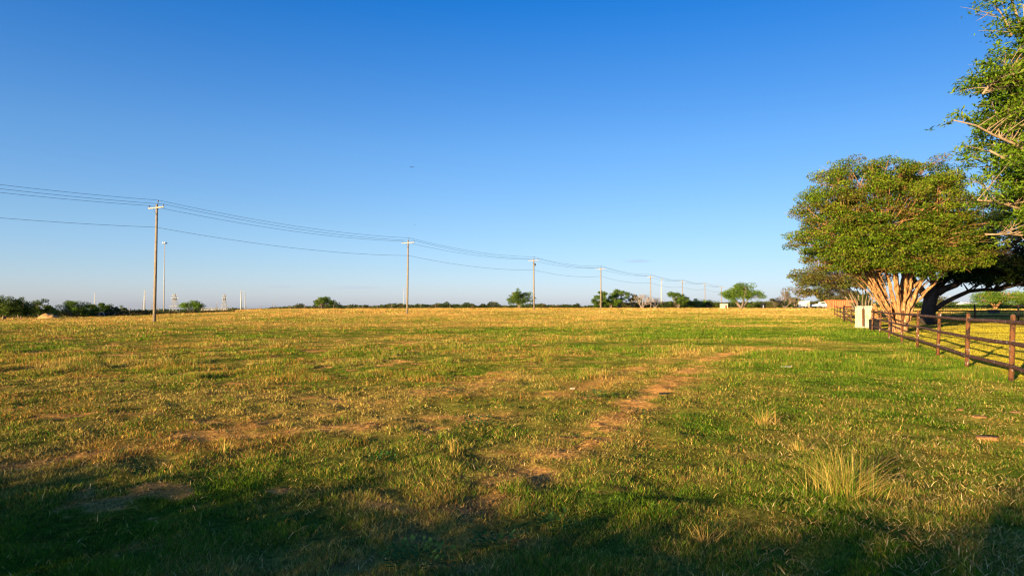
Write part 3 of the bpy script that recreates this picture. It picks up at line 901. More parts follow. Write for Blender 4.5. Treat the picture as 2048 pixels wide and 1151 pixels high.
far_tree(1392, 38, 599, 250, 'low bright green bush right of the sixth pole', BR, 'bush', zlow=.02, cat='bush')
far_tree(1374, 30, 600, 246, 'low dark bush below the sixth pole', DK, 'bush', zlow=.02, cat='bush')
far_tree(1420, 34, 602, 255, 'dark olive bush left of the cream shed', DK, 'bush', zlow=.02, cat='bush')
far_tree(1482, 72, 571, 190, 'bright green flat topped tree right of the cream shed', BR, zlow=.32, lobes=6, dens=1.2, stemsn=5)
far_tree(1508, 24, 605, 215, 'low dark bush at the foot of the flat topped tree', DK, 'bush', zlow=.02, cat='bush')
far_tree(1550, 30, 597, 225, 'dark olive bush left of the brown thin leaved tree', OL, 'bush', zlow=.02, cat='bush')
far_tree(1590, 34, 590, 235, 'olive tree between the brown tree and the white trailer', OL, zlow=.15)
far_tree(1652, 60, 583, 262, 'wide olive tree behind the pickup truck', OL, zlow=.05, dens=1.5)
far_tree(1700, 66, 580, 262, 'wide dark olive tree behind the orange container', OL, zlow=.05, dens=1.5)
far_tree(1730, 40, 578, 100, 'dark green tree behind the cream pillars', DK, zlow=.15, dens=1.3)
far_tree(1990, 90, 579, 165, 'light green feathery tree with tan trunk beyond the dark far fence', BR, zlow=.3, lobes=6, dens=1.2, stemsn=5, bark='myrtlebark', group='trees beyond the dark fence')
far_tree(2056, 60, 581, 168, 'light green feathery tree cut by the right edge of the frame', BR, zlow=.25, lobes=5, bark='myrtlebark', group='trees beyond the dark fence')
far_tree(1878, 40, 590, 150, 'small olive tree seen just right of the oak trunk', OL, zlow=.05, group='trees beyond the dark fence')


def bare_tree(u, wpx, vtop, Y, label, leafy=0, cols=OL, seed=1, bark='palebark', depth=6):
    rnd = random.Random(seed)
    x = (u - 1024) / F * Y; zb = float(terrain_base(np.array([x]), np.array([float(Y)]))[0])
    Ht = at(u, vtop, Y)[2] - zb; Wd = wpx / F * Y
    root = thing('leafless_tree', (x, Y, zb), label, 'tree', 'pale leafless trees on the far side of the field')
    mb = MB(); tips = []; trunk = MB()

    def grow(p, d, L_, r, k):
        e = p + d * L_
        (trunk if k >= depth - 3 else mb).tube([p, (p + e) / 2 + np.array([rnd.gauss(0, .04), 0, rnd.gauss(0, .04)]) * L_, e], [r, r * .85, r * .7], 4, cap=False)
        if k == 0:
            tips.append(e); return
        for _ in range(3 if k > 1 else 3):
            nd = d + np.array([rnd.gauss(0, .55), rnd.gauss(0, .5), rnd.gauss(.05, .28)]) * np.array([Wd / Ht * .75, Wd / Ht * .75, 1])
            nd /= np.linalg.norm(nd)
            grow(e, nd, L_ * rnd.uniform(.68, .92), r * .66, k - 1)
    for s in range(3):
        d = np.array([(s - 1) * .55 * Wd / Ht, rnd.uniform(-.3, .3), 1.0]); d /= np.linalg.norm(d)
        grow(np.array([x, Y, zb - .1]), d, Ht * .25, .032 * Ht, depth - 2)
    part(trunk, 'trunk', M[bark], root); part(mb, 'branches', M[bark], root)
    if leafy:
        tp = np.array(tips); tp = tp[rng.integers(0, len(tp), leafy)] + rng.normal(0, .25, (leafy, 3))
        V, Fc, cc = make_leaves(tp, Y / F * 1.6, np.array(cols)[rng.integers(0, len(cols), leafy)], .3, .8)
        fast_mesh('crown', V - np.array([x, Y, zb]), Fc, M['leaf'], cc, parent=root)


bare_tree(1284, 40, 580, 236, 'pale leafless tree left of the fifth utility pole', 60, seed=3)
bare_tree(1310, 30, 590, 240, 'small pale leafless tree right of the fifth utility pole', 30, seed=5)
bare_tree(1570, 56, 577, 200, 'brown thin leaved tree with forked pale trunk before the white trailer', 650, [[.20, .14, .06], [.17, .15, .05], [.24, .16, .08]], seed=8, bark='farbark')


# masses of low scrub and the far wooded skyline: nobody could count them
def mass(name, label, Yf, u0, u1, n, hfun, size, cols, depth):
    u = rng.uniform(u0, u1, n)
    Y = Yf(u) + rng.uniform(0, depth, n)
    x = (u - 1024) / F * Y
    zb = terrain_base(x, Y)
    hh = hfun(u, x, Y)
    z = zb + hh * rng.random(n) ** .7
    cols = np.array(cols)
    ci = (fbm(x, Y * 0 + 3, 6, 2, 404) * 2.2 - .6) * len(cols)
    ci = np.clip(ci + rng.normal(0, .5, n), 0, len(cols) - 1).astype(int)
    V, Fc, cc = make_leaves(np.stack([x, Y, z], 1), size, cols[ci] * rng.uniform(.7, 1.3, n)[:, None], .5, .85)
    o = fast_mesh(name, V, Fc, M['leaf'], cc)
    tag(o, label, None, None, 'stuff')


mass('far_woodland', 'low green wooded skyline beyond the field', lambda u: 620 + 0 * u, -300, 2400, 60000,
     lambda u, x, Y: 1.6 + 7.0 * np.clip(fbm(x, Y * 0, 22, 5, 77) - .28, 0, 1), 1.5, [[.05, .075, .028], [.075, .10, .035], [.06, .085, .035]], 25)
mass('scrub', 'row of low scrub and prickly pear along the far fence', lambda u: 262 + 0 * u, 540, 1200, 24000,
     lambda u, x, Y: .45 + 6.5 * np.clip(fbm(x, Y * 0, 3.6, 4, 78) - .42, 0, 1) * sstep(520, 640, u), .42, [[.06, .09, .03], [.10, .12, .045], [.15, .13, .06], [.05, .07, .025]], 8)
mass('scrub', 'tangled low brush under the trees right of the fourth pole', lambda u: 258 + 0 * u, 1195, 1650, 20000,
     lambda u, x, Y: .9 + 2.4 * fbm(x, Y * 0, 5, 3, 79), .42, [[.05, .08, .025], [.09, .11, .035], [.14, .12, .05]], 8)
mass('scrub', 'low brush under the left row of trees', lambda u: 188 + 0 * u, -200, 470, 14000,
     lambda u, x, Y: .3 + 1.9 * fbm(x, Y * 0, 5, 3, 80) * sstep(480, 200, u), .36, [[.05, .06, .025], [.12, .09, .045], [.07, .08, .03]], 8)
mass('scrub', 'bright green brush beyond the dark fence at right', lambda u: 188 + 0 * u, 1790, 2300, 16000,
     lambda u, x, Y: .4 + 2.6 * fbm(x, Y * 0, 5, 3, 81), .36, [[.10, .18, .03], [.14, .20, .04], [.07, .12, .03]], 8)

# ------------------------------------------------------------------ utility poles and wires
PX0, PK = -80.7, .532
UP = [(-1317, None), (311, 13.55), (815.5, 13.45), (1067, 13.3), (1201.5, 13.5), (1301, 13.1), (1364.5, 12.8), (1409.5, 12.85), (1443, 12.5)]
tops = []
ordn = ['', 'nearest and tallest', 'second', 'third', 'fourth', 'fifth', 'sixth', 'seventh', 'eighth']
lab = {1: 'nearest and tallest wooden utility pole with crossarm, at left', 2: 'second wooden utility pole, standing alone left of centre',
       3: 'third wooden utility pole, right of the open green tree', 4: 'fourth wooden utility pole, in front of the rounded green tree',
       5: 'fifth wooden utility pole, among the leafless trees', 6: 'sixth wooden utility pole, in front of the domed tree',
       7: 'seventh small far utility pole, above the olive bush', 8: 'farthest tiny utility pole, beside the cream shed', 0: 'utility pole outside the frame at left'}
for k, (u_, zt_) in enumerate(UP):
    Yp = 35.9 if k == 0 else F * PX0 / (u_ - 1750)
    xp = PX0 + PK * Yp
    if k == 0: zt_ = 13.4
    zb = tz(xp, Yp)
    # crossarm direction: across the line
    ln_ = math.hypot(1, PK); ax = np.array([1 / ln_, -PK / ln_, 0])
    root = thing('utility_pole', (xp, Yp, zb), lab[k], 'utility pole', 'wooden poles of the power line')
    top = np.array([xp, Yp, zt_])
    mb = MB(); lean = np.array([.12, 0, 0]) if k in (1, 2) else np.array([random.uniform(-.12, .12), 0, 0])
    mb.tube([np.array([xp, Yp, zb - .3]) - lean, np.array([xp, Yp, (zb + zt_) / 2]) - lean * .4, top + (0, 0, -.35)], [.175, .15, .12] if k < 3 else [.19, .17, .15], 12)
    part(mb, 'pole', M['polewood'], root, True)
    zc = zt_ - .75
    mb = MB(); mb.box((xp - ax[0] * 0 + .0, Yp - .15, zc), (2.7, .11, .13), math.atan2(ax[1], ax[0]))
    arm_ = part(mb, 'crossarm', M['armwood'], root, bevel=.01 if k < 3 else 0)
    mb = MB()
    for s_ in (-.55, .55):
        mb.tube([np.array([xp, Yp - .13, zc - .75]), np.array([xp, Yp - .2, zc]) + ax * s_], .016, 4)
    if k < 4: part(mb, 'arm_brace', M['dark'], root)
    att = []
    for off in (-1.25, 1.25):
        q = np.array([xp, Yp - .15, zc + .065]) + ax * off
        if k < 5:
            mb = MB(); mb.tube([q, q + (0, 0, .09), q + (0, 0, .1), q + (0, 0, .17), q + (0, 0, .25)], [.025, .025, .07, .075, .035], 8)
            part(mb, 'insulator', M['ceramic'], root, True, under=arm_)
        att.append(q + (0, 0, .25))
    if k < 5:
        q = top + (0.1, 0, -.55)
        mb = MB(); mb.tube([q, top + (.12, 0, -.05)], .025, 6); part(mb, 'pin', M['dark'], root)
        q = top + (.12, 0, -.05)
        mb = MB(); mb.tube([q, q + (0, 0, .02), q + (0, 0, .12), q + (0, 0, .18)], [.03, .075, .075, .03], 8); part(mb, 'insulator', M['ceramic'], root, True)
    att.append(top + (.12, 0, .12))
    att.append(np.array([xp, Yp - .17, zt_ - 2.95]))
    tops.append(att)
    if k == 3:
        mb = MB(); mb.tube([top + (.35, 0, -2.0), top + (.35, 0, -1.4)], .16, 8); part(mb, 'cutout_switch', M['dark'], root)
wl = ['lower left power line wire carried on the left ends of the crossarms', 'power line wire carried on the right ends of the crossarms', 'topmost power line wire carried on the pole tops', 'lowest power line wire hung on the pole sides']
wn = (1, 1, 1, 1)
for wi in range(4):
    mb = MB(); P = []
    for a_, b_ in zip(tops[:-1], tops[1:]):
        A_, B_ = a_[wi], b_[wi]
        t = np.linspace(0, 1, 15)[:-1, None]
        sag = .75
        P.append(A_ + (B_ - A_) * t - np.array([0, 0, sag]) * (4 * t * (1 - t)))
    P.append(tops[-1][wi][None, :])
    P = np.concatenate(P)
    mb.tube(P, .012 + .00005 * P[:, 1] , 5)
    o = mb.build('power_line_wire', M['wire'])
    tag(o, wl[wi], 'wire', 'wires of the power line')


# ------------------------------------------------------------------ far steel poles, masts, substation
def vert(u, vt, Y):
    x, _, z = at(u, vt, Y)
    zb = float(terrain_base(np.array([x]), np.array([float(Y)]))[0])
    return x, zb, z


def steel_pole(u, vt, Y, label, r=.55, arms=5, side=1, mat='galv'):
    x, zb, z = vert(u, vt, Y)
    root = thing('steel_pole', (x, Y, zb), label, 'transmission pole', 'pale steel transmission poles')
    mb = MB(); r *= .72; mb.tube([(x, Y, zb - .2), (x, Y, (zb + z) / 2), (x, Y, z)], [r, r * .8, r * .55], 12); part(mb, 'mast', M[mat], root, True)
    for k in range(arms):
        zz = z - (z - zb) * (.04 + .11 * k)
        mb = MB(); mb.tube([(x, Y, zz), (x + side * r * 3.2, Y - .5, zz + .15)], [.12, .06], 5); part(mb, 'arm', M['lattice'], root)
    return root


steel_pole(189.5, 585, 420, 'white steel pole rising behind the left tree row', .5, 4)
steel_pole(289.3, 580, 330, 'white steel pole just left of the nearest wooden pole', .55, 4)
steel_pole(482.5, 580, 400, 'taller white steel pole of the pair right of the substation', .65, 5)
steel_pole(490.5, 583, 430, 'thinner steel pole of the pair right of the substation', .4, 5, -1)
steel_pole(808, 574, 520, 'slim white steel pole just left of the second wooden pole', .4, 3)
steel_pole(1322.5, 556, 330, 'white steel pole right of the fifth wooden pole', .42, 2)
steel_pole(1900, 590, 300, 'white pole seen under the oak limb at right', .35, 0)
steel_pole(284.5, 603, 300, 'short brown pole left of the white steel pole', .16, 0, mat='polewood')
steel_pole(303.5, 607, 310, 'short brown pole hidden beside the nearest wooden pole', .16, 0, mat='polewood')
steel_pole(315, 609, 330, 'thin brown pole just right of the nearest wooden pole', .14, 0, mat='polewood')
steel_pole(257.5, 613, 205, 'short dark pole at the right end of the left tree row', .13, 0, mat='polewood')
steel_pole(744, 605, 420, 'tiny dark pole on the skyline left of the second wooden pole', .18, 1, mat='polewood')
steel_pole(754.5, 607, 440, 'tiny pole with crossarm on the skyline nearer the second wooden pole', .18, 1, mat='polewood')
steel_pole(545, 605, 500, 'tiny pole on the skyline right of the steel pair', .2, 1, mat='polewood')

# high mast light
x, zb, z = vert(329.3, 487, 300)
root = thing('high_mast_light', (x, 300, zb), 'very tall thin lighting mast with white lamp cluster on top', 'light mast')
mb = MB(); mb.tube([(x, 300, zb), (x, 300, z)], [.26, .14], 10); part(mb, 'mast', M['lattice'], root, True)
mb = MB(); a = np.linspace(0, 2 * math.pi, 17); mb.tube(np.stack([x + .8 * np.cos(a), 300 + .8 * np.sin(a), z + 0 * a + .25], 1), .07, 6); part(mb, 'ring', M['galv'], root)
for k in range(6):
    a = k * math.pi / 3
    mb = MB(); cx_, cy_ = x + .8 * math.cos(a), 300 + .8 * math.sin(a)
    mb.tube([(cx_, cy_, z + .0), (cx_, cy_, z + .35), (cx_, cy_, z + .75)], [.42, .3, .12], 8); part(mb, 'lamp', M['white'], root, True)


def lattice(u, vt, Y, wpx, label):
    x, zb, z = vert(u, vt, Y)
    Wb = wpx / F * Y; hh = z - zb
    root = thing('lattice_tower', (x, Y, zb), label, 'lattice tower', 'steel lattice towers of the substation')
    mb = MB(); r = .13
    lv = [0, .35, .62, .80, 1.0]; wd = [.5, .34, .2, .17, .06]
    for sx in (-1, 1):
        for sy in (-1, 1):
            mb.tube([(x + sx * Wb * w_, Y + sy * Wb * w_, zb + hh * l_) for l_, w_ in zip(lv, wd)], r, 4)
    part(mb, 'legs', M['lattice'], root)
    mb = MB()
    for i in range(4):
        z0, z1 = zb + hh * lv[i], zb + hh * lv[i + 1]
        for sy in (-1, 1):
            mb.tube([(x - Wb * wd[i], Y + sy * Wb * wd[i], z0), (x + Wb * wd[i + 1], Y + sy * Wb * wd[i + 1], z1)], r * .6, 4)
            mb.tube([(x + Wb * wd[i], Y + sy * Wb * wd[i], z0), (x - Wb * wd[i + 1], Y + sy * Wb * wd[i + 1], z1)], r * .6, 4)
    part(mb, 'bracing', M['lattice'], root)
    for l_, ww in ((.40, .62), (.66, .42), (.80, .5), (.93, .34)):
        mb = MB(); mb.box((x, Y, zb + hh * l_), (Wb * ww * 2, .35, .22)); part(mb, 'crossarm', M['lattice'], root)
    mb = MB(); mb.box((x, Y, zb + hh * .74), (Wb * .36, .9, .8)); part(mb, 'equipment_box', M['dark'], root)


lattice(349.5, 587, 400, 16, 'lattice tower with splayed legs left of the bright green tree')
lattice(449, 588, 410, 11, 'narrow lattice tower over the right end of the substation')
# substation racks
x0, zb, z = vert(403, 616.5, 380); x1 = (456 - 1024) / F * 380
root = thing('substation_rack', ((x0 + x1) / 2, 380, zb), 'low steel rack of the electrical substation between tree and lattice tower', 'substation')
for k in range(9):
    xx = x0 + (x1 - x0) * k / 8
    mb = MB(); hh = z - zb + (0 if k % 3 else .9)
    mb.tube([(xx, 380, zb), (xx, 380, zb + hh)], .13, 5); part(mb, 'column', M['lattice'], root)
for zz in (.97, .7):
    mb = MB(); mb.box(((x0 + x1) / 2, 380, zb + (z - zb) * zz), (x1 - x0, .3, .22)); part(mb, 'beam', M['lattice'], root)
for k in range(5):
    xx = x0 + (x1 - x0) * (k + .5) / 5
    mb = MB(); mb.box((xx, 378, zb + .9), (1.3, 1.3, 1.7)); mb.tube([(xx, 378, zb + 1.7), (xx, 378, zb + 2.5)], [.12, .05], 5); part(mb, 'transformer', M['lattice'], root)
steel_pole(433, 603, 375, 'dark wooden pole with crossarm above the substation rack', .2, 2, mat='polewood')
steel_pole(455.5, 611, 372, 'short wooden pole at the right end of the substation', .16, 1, mat='polewood')
steel_pole(403.5, 601, 380, 'thin pole between the bright green tree and the substation', .12, 0, mat='polewood')

# ------------------------------------------------------------------ wire fence on the left and far edge
root = None
pts = []
for k in range(34):
    t = k / 33
    Yf = 157 + t * 96; uf = -60 + t * 960
    xf = (uf - 1024) / F * Yf
    pts.append((xf, Yf, tz(xf, Yf)))
root = thing('wire_fence', pts[0], 'thin wire fence with grey posts before the left trees', 'fence')
for k, (xf, yf, zf) in enumerate(pts):
    mb = MB(); mb.tube([(xf, yf, zf - .1), (xf + random.uniform(-.05, .05), yf, zf + random.uniform(1.2, 1.45))], .085, 6); part(mb, 'post', M['farbark'], root)
for zz in (.5, .85, 1.15):
    mb = MB(); mb.tube([(a_, b_, c_ + zz) for a_, b_, c_ in pts], .012, 3); part(mb, 'wire', M['wire'], root)


# ------------------------------------------------------------------ brown pipe fence
def pipe_fence(posts, rails, ext0, ext1, label, pr=.056, rr=.050, leanx=.085, matp='rustpost', matr='railpaint', hgt=1.5, group=None, jit=.02):
    p0 = posts[0]
    root = thing('pipe_fence', (p0[0], p0[1], tz(*p0)), label, 'fence', group)
    for (x, y) in posts:
        z = tz(x, y)
        top = np.array([x + leanx + random.uniform(-jit, jit), y, z + hgt + random.uniform(-.02, .03)])
        b = np.array([x, y, z - .15])
        mb = MB(); mb.tube([b, (b + top) / 2, top, top + (0, 0, .035), top + (0, 0, .05)], [pr, pr, pr, pr * .8, pr * .3], 14)
        part(mb, 'post', M[matp], root, True)
    P = np.array([(x, y, tz(x, y)) for x, y in posts])
    d0 = (P[0] - P[1]) / np.linalg.norm(P[0] - P[1]); d1 = (P[-1] - P[-2]) / np.linalg.norm(P[-1] - P[-2])
    for i, rh in enumerate(rails):
        Q = np.vstack([P[0] + d0 * ext0, P, P[-1] + d1 * ext1]) + np.array([leanx * rh / hgt, 0, rh])
        # subdivide so the rail sags a little between posts
        out = []
        for a_, b_ in zip(Q[:-1], Q[1:]):
            for t in (0, .33, .66):
                out.append(a_ + (b_ - a_) * t + (0, 0, random.uniform(-.012, .012)))
        out.append(Q[-1])
        mb = MB(); mb.tube(out, rr, 12); part(mb, 'rail', M[matr], root, True)
    return root


near = [(9.45, 11.3), G(2021.5, 763), G(1933, 734), G(1875, 710.5), G(1834, 695), G(1803, 685.5), G(1778, 675), G(1759.5, 666.5), G(1744, 659.8)]
pipe_fence(near, (1.37, .87, .34), 1.2, 1.6, 'rusty brown three rail pipe fence in front of the tan multi stem tree', group='brown pipe fences')
n2 = [G(1712, 652.8), G(1702.5, 649), G(1693.7, 645.5), G(1686.5, 642.5), G(1680.5, 640), G(1674.6, 638), G(1669.3, 636)]
pipe_fence(n2, (1.37, .87, .34), .1, .1, 'farther short run of brown pipe fence left of the cream pillars', leanx=0, group='brown pipe fences')
far = [(36.0 + 4.75 * k, 74.0 + .05 * k) for k in range(-0, 9)]
pipe_fence(far, (1.62, 1.12, .55), .1, 3, 'dark far rail fence crossing behind the oak trunk', pr=.085, rr=.06, leanx=0, matp='blackfence', matr='blackfence', hgt=1.75)

# gate pillars
for u_, wd_, v_, lb_ in ((1718.0, .44, 655.5, 'narrow cream gate pillar, the left one of the pair'), (1735.6, .74, 657, 'wider cream gate pillar, the right one of the pair')):
    y = 55.0; x = (u_ - 1024) / F * y; z = tz(x, y)
    mb = MB(); mb.box((x, y, z + .80), (wd_, .55, 1.78), .0, taper=.97)
    mb.box((x, y, z + 1.73), (wd_ * .86, .48, .085), .0, taper=.8)
    mb.box((x, y - .01, z + .10), (wd_ + .05, .60, .22), .0)
    o = mb.build('gate_pillar', M['cream'], None, (x, y, z), bevel=.03); tag(o, lb_, 'pillar', 'cream gate pillars')
y3 = 54.6; x3 = (1725.2 - 1024) / F * y3; z = tz(x3, y3)
o = MB().box((x3, y3, z + .85), (.10, .10, 1.4), .0).build('gate_post', M['slot'], None, (x3, y3, z), bevel=.008); tag(o, 'thin brown post standing between the two cream pillars', 'post')

# layered stone cone behind the fence
x, y = at(1750, 650, 50.5)[0], 50.5; z = tz(x, y)
root = thing('stone_oven', (x, y, z), 'brown layered cone shaped chimney on a dark base right of the cream pillars', 'outdoor oven')
mb = MB(); mb.box((x, y, z + .38), (.62, .6, .86)); part(mb, 'dark_base', M['soot'], root, bevel=.03)
for k in range(8):
    s_ = .66 - .05 * k - (.06 if k > 5 else 0)
    mb = MB(); n = 10; a = np.linspace(0, 2 * math.pi, n, endpoint=False)
    mb.tube([(x + random.uniform(-.02, .02), y, z + .81 + k * .145), (x, y, z + .81 + k * .145 + .13)], [s_ / 2, s_ / 2 * .96], 9); part(mb, 'stone_course', M['stone'], root, bevel=.02)

# ------------------------------------------------------------------ far buildings and vehicles
def gz(u, Y):
    x = (u - 1024) / F * Y
    return x, float(terrain_base(np.array([x]), np.array([float(Y)]))[0])


# orange container
x, zb = gz(1683, 229); root = thing('shipping_container', (x, 229, zb), 'long orange red shipping container beyond the fence', 'container')
mb = MB()
Lc, Wc, Hc = 10.6, 2.44, 2.75
n = 70; V = []; Fs = []
for side, yy in ((0, 229 - Wc / 2), (1, 229 + Wc / 2)):
    for i in range(n + 1):
        xx = x - Lc / 2 + Lc * i / n; off = .05 * (1 if (i // 2) % 2 else -1) * (1 if side else -1)
        V += [(xx, yy + off, zb + .15), (xx, yy + off, zb + Hc - .1)]
m_ = 2 * (n + 1)
for side in (0, 1):
    for i in range(n):
        q = side * m_ + 2 * i; Fs.append((q, q + 2, q + 3, q + 1))
mb.add(np.array(V), Fs); part(mb, 'corrugated_side', M['redbox'], root)
mb = MB(); mb.box((x, 229, zb + Hc - .05), (Lc + .1, Wc + .1, .14)); part(mb, 'roof', M['redbox'], root)
mb = MB(); mb.box((x, 229, zb + .1), (Lc + .1, Wc + .1, .2)); part(mb, 'base_rail', M['redbox'], root)
for s_ in (-1, 1):
    mb = MB(); mb.box((x + s_ * Lc / 2, 229, zb + Hc / 2), (.12, Wc, Hc - .3)); part(mb, 'end_wall', M['redbox'], root)
for k in (-4.1, 3.4):
    mb = MB(); mb.box((x + k, 229 - Wc / 2 - .08, zb + Hc / 2 - (0 if k < 0 else -.1)), (.1, .06, Hc - .4 if k < 0 else 1.0)); part(mb, 'locking_bar', M['slot'], root)

# white box trailer
x, zb = gz(1608, 228); root = thing('box_trailer', (x, 228, zb), 'white box trailer left of the white pickup truck', 'trailer')
mb = MB(); mb.box((x, 228, zb + 1.45), (2.9, 2.2, 2.0)); part(mb, 'body', M['white'], root, bevel=.06)
mb = MB(); mb.box((x + .9, 226.86, zb + 1.4), (.8, .05, 1.5)); part(mb, 'door', M['armwood'], root)
for k in (-.5, .5):
    mb = MB(); mb.tube([(x + k, 226.85, zb + .35), (x + k, 227.1, zb + .35)], .34, 12); part(mb, 'wheel', M['rubber'], root)
mb = MB(); mb.box((x + 2.0, 228, zb + .5), (1.3, .15, .12)); part(mb, 'drawbar', M['dark'], root)
# white flat boat shaped trailer
x, zb = gz(1626, 230); root = thing('flatbed_trailer', (x, 230, zb), 'low white flatbed trailer between the box trailer and the truck', 'trailer')
mb = MB(); mb.add([(x - 1.4, 229, zb + .75), (x + 1.4, 229, zb + .75), (x + 1.4, 231, zb + .75), (x - 1.4, 231, zb + .75), (x - 1.5, 229, zb + 1.1), (x + 1.4, 229, zb + 1.55), (x + 1.4, 231, zb + 1.55), (x - 1.5, 231, zb + 1.1)],
                [(3, 2, 1, 0), (4, 5, 6, 7), (0, 1, 5, 4), (1, 2, 6, 5), (2, 3, 7, 6), (3, 0, 4, 7)]); part(mb, 'bed', M['white'], root, bevel=.04)
for k in (-.6, .3):
    mb = MB(); mb.tube([(x + k, 228.9, zb + .36), (x + k, 229.2, zb + .36)], .36, 12); part(mb, 'wheel', M['rubber'], root)
# pickup truck (only the cab end shows)
x, zb = gz(1643, 229); root = thing('pickup_truck', (x, 229, zb), 'white pickup truck parked against the orange container', 'truck')
prof = [(-1.5, .55), (-1.5, 1.35), (-.95, 1.45), (-.55, 2.15), (.75, 2.2), (1.15, 1.5), (1.6, 1.4), (1.62, .55)]
mb = MB(); V = [(x + a_, 228.1, zb + b_) for a_, b_ in prof] + [(x + a_, 229.9, zb + b_) for a_, b_ in prof]
n = len(prof); mb.add(V, [tuple(range(n)), tuple(range(2 * n - 1, n - 1, -1))] + [(i + n, (i + 1) % n + n, (i + 1) % n, i) for i in range(n)]); part(mb, 'body', M['white'], root)
mb = MB(); mb.add([(x - .75, 228.06, zb + 1.5), (x + .9, 228.06, zb + 1.5), (x + .65, 228.06, zb + 2.0), (x - .45, 228.06, zb + 2.0), (x - .75, 228.09, zb + 1.5), (x + .9, 228.09, zb + 1.5), (x + .65, 228.09, zb + 2.0), (x - .45, 228.09, zb + 2.0)],
                   [(0, 1, 2, 3), (7, 6, 5, 4), (0, 4, 5, 1), (1, 5, 6, 2), (2, 6, 7, 3), (3, 7, 4, 0)]); part(mb, 'window', M['glass'], root)
for k in (-.8, .95):
    mb = MB(); mb.tube([(x + k, 228.0, zb + .42), (x + k, 228.25, zb + .42)], .42, 14); wh = part(mb, 'wheel', M['rubber'], root)
    mb = MB(); mb.tube([(x + k, 227.97, zb + .42), (x + k, 228.02, zb + .42)], .2, 10); part(mb, 'hubcap', M['galv'], root, under=wh)


def shed(u, wpx, vt, Y, label, name, cat, wall, roof, dep=3, rh=.25, group=None, door=True, yaw=0):
    x, zb = gz(u, Y); Wd = wpx / F * Y; zt = at(u, vt, Y)[2]; hh = max(.8, zt - zb)
    root = thing(name, (x, Y, zb), label, cat, group)
    mb = MB(); mb.box((x, Y, zb + hh * (1 - rh) / 2), (Wd, dep, hh * (1 - rh))); part(mb, 'wall', M[wall], root)
    zr = zb + hh * (1 - rh) + .004
    mb = MB(); a_, b_ = Wd * .54, dep * .56
    mb.add([(x - a_, Y - b_, zr), (x + a_, Y - b_, zr), (x + a_, Y + b_, zr), (x - a_, Y + b_, zr), (x - a_ * .9, Y, zr + hh * rh), (x + a_ * .9, Y, zr + hh * rh)],
           [(3, 2, 1, 0), (0, 1, 5, 4), (2, 3, 4, 5), (1, 2, 5), (3, 0, 4)]); part(mb, 'roof', M[roof], root)
    if door:
        mb = MB(); mb.box((x + Wd * .2, Y - dep / 2 - .02, zb + hh * .32), (min(.9, Wd * .25), .05, hh * .6)); part(mb, 'door', M['slot'], root)
    return root


shed(1447.5, 12.5, 605.5, 225, 'small cream shed left of the flat topped tree', 'shed', 'shed', 'cream', 'slot', 2, .12)
shed(1595, 15, 599.5, 300, 'pale blue grey house roof behind the brown tree', 'house', 'house', 'wall', 'bluegrey', 5, .5)
shed(1930, 17, 603.5, 290, 'white roofed building under the oak limb at right', 'house', 'house', 'wall', 'white', 6, .4, group='white roofed buildings beyond the far fence')
shed(1953, 13, 605.5, 292, 'smaller white roofed building beside the feathery tree', 'house', 'house', 'wall', 'white', 6, .4, group='white roofed buildings beyond the far fence')
shed(76, 12, 618, 240, 'pale blue roofed shed half hidden by the dark left trees', 'shed', 'shed', 'bluegrey', 'bluegrey', 4, .5)
shed(722, 12, 612.5, 380, 'pale roofed house on the skyline right of the lone tree', 'house', 'house', 'wall', 'white', 6, .5)
# black tank and its white post
x, zb = gz(1525.5, 226); root = thing('black_tank', (x, 226, zb), 'black water tank right of the flat topped tree', 'tank')
mb = MB(); mb.tube([(x, 226, zb), (x, 226, zb + 1.45), (x, 226, zb + 1.6), (x, 226, zb + 1.72)], [.93, .93, .8, .3], 20); part(mb, 'barrel', M['soot'], root, True)
mb = MB(); mb.tube([(x, 226, zb + 1.7), (x, 226, zb + 1.84)], .25, 10); part(mb, 'lid', M['dark'], root)
x, zb = gz(1526.5, 222); o = MB().box((x, 222, zb + .55), (.28, .2, 1.1)).build('marker_post', M['white'], None, (x, 222, zb), bevel=.01); tag(o, 'white marker post in front of the black tank', 'post')
# dark trough under the feathery tree
x, zb = gz(1987, 108)
root = thing('water_trough', (x, 108, tz(x, 108)), 'dark low trough under the light green feathery tree', 'trough')
mb = MB(); zt_ = tz(x, 108); mb.box((x, 108, zt_ + .35), (1.3, .8, .5), taper=1.1); part(mb, 'tub', M['dark'], root, bevel=.03)
mb = MB(); mb.box((x, 108, zt_ + .63), (1.45, .95, .06)); part(mb, 'rim', M['dark'], root)
# yellow earth mound + culvert
x, zb = gz(98, 168); zb -= .1
n = 28; V = []; 
gx = np.linspace(-1, 1, n)
XX, YY = np.meshgrid(gx, gx, indexing='ij'); ZZ = np.clip(1 - XX ** 2 - YY ** 2, 0, 1) ** .8 * (1.15 + .7 * (fbm(XX * 3, YY * 3, 1, 3, 5) - .5))
V = np.stack([x + XX.ravel() * 2.7, 168 + YY.ravel() * 2.2, zb + 1.15 * ZZ.ravel() - .02], 1)
i, j = np.meshgrid(np.arange(n - 1), np.arange(n - 1), indexing='ij'); q = (i * n + j).ravel()
o = fast_mesh('earth_mound', V, np.stack([q, q + n, q + n + 1, q + 1], 1), M['mound'], loc=(x, 168, zb), smooth=True); tag(o, 'yellow orange earth mound in front of the dark left trees', 'mound')
x, zb = gz(204, 185); a = np.linspace(0, math.pi, 12)
o = MB().tube(np.stack([x + .75 * np.cos(a), 185 + 0 * a, zb + 1.1 * np.sin(a)], 1), .12, 8).build('pipe_arch', M['armwood'], None, (x, 185, zb), True); tag(o, 'small tan arched pipe at the foot of the left trees', 'pipe')

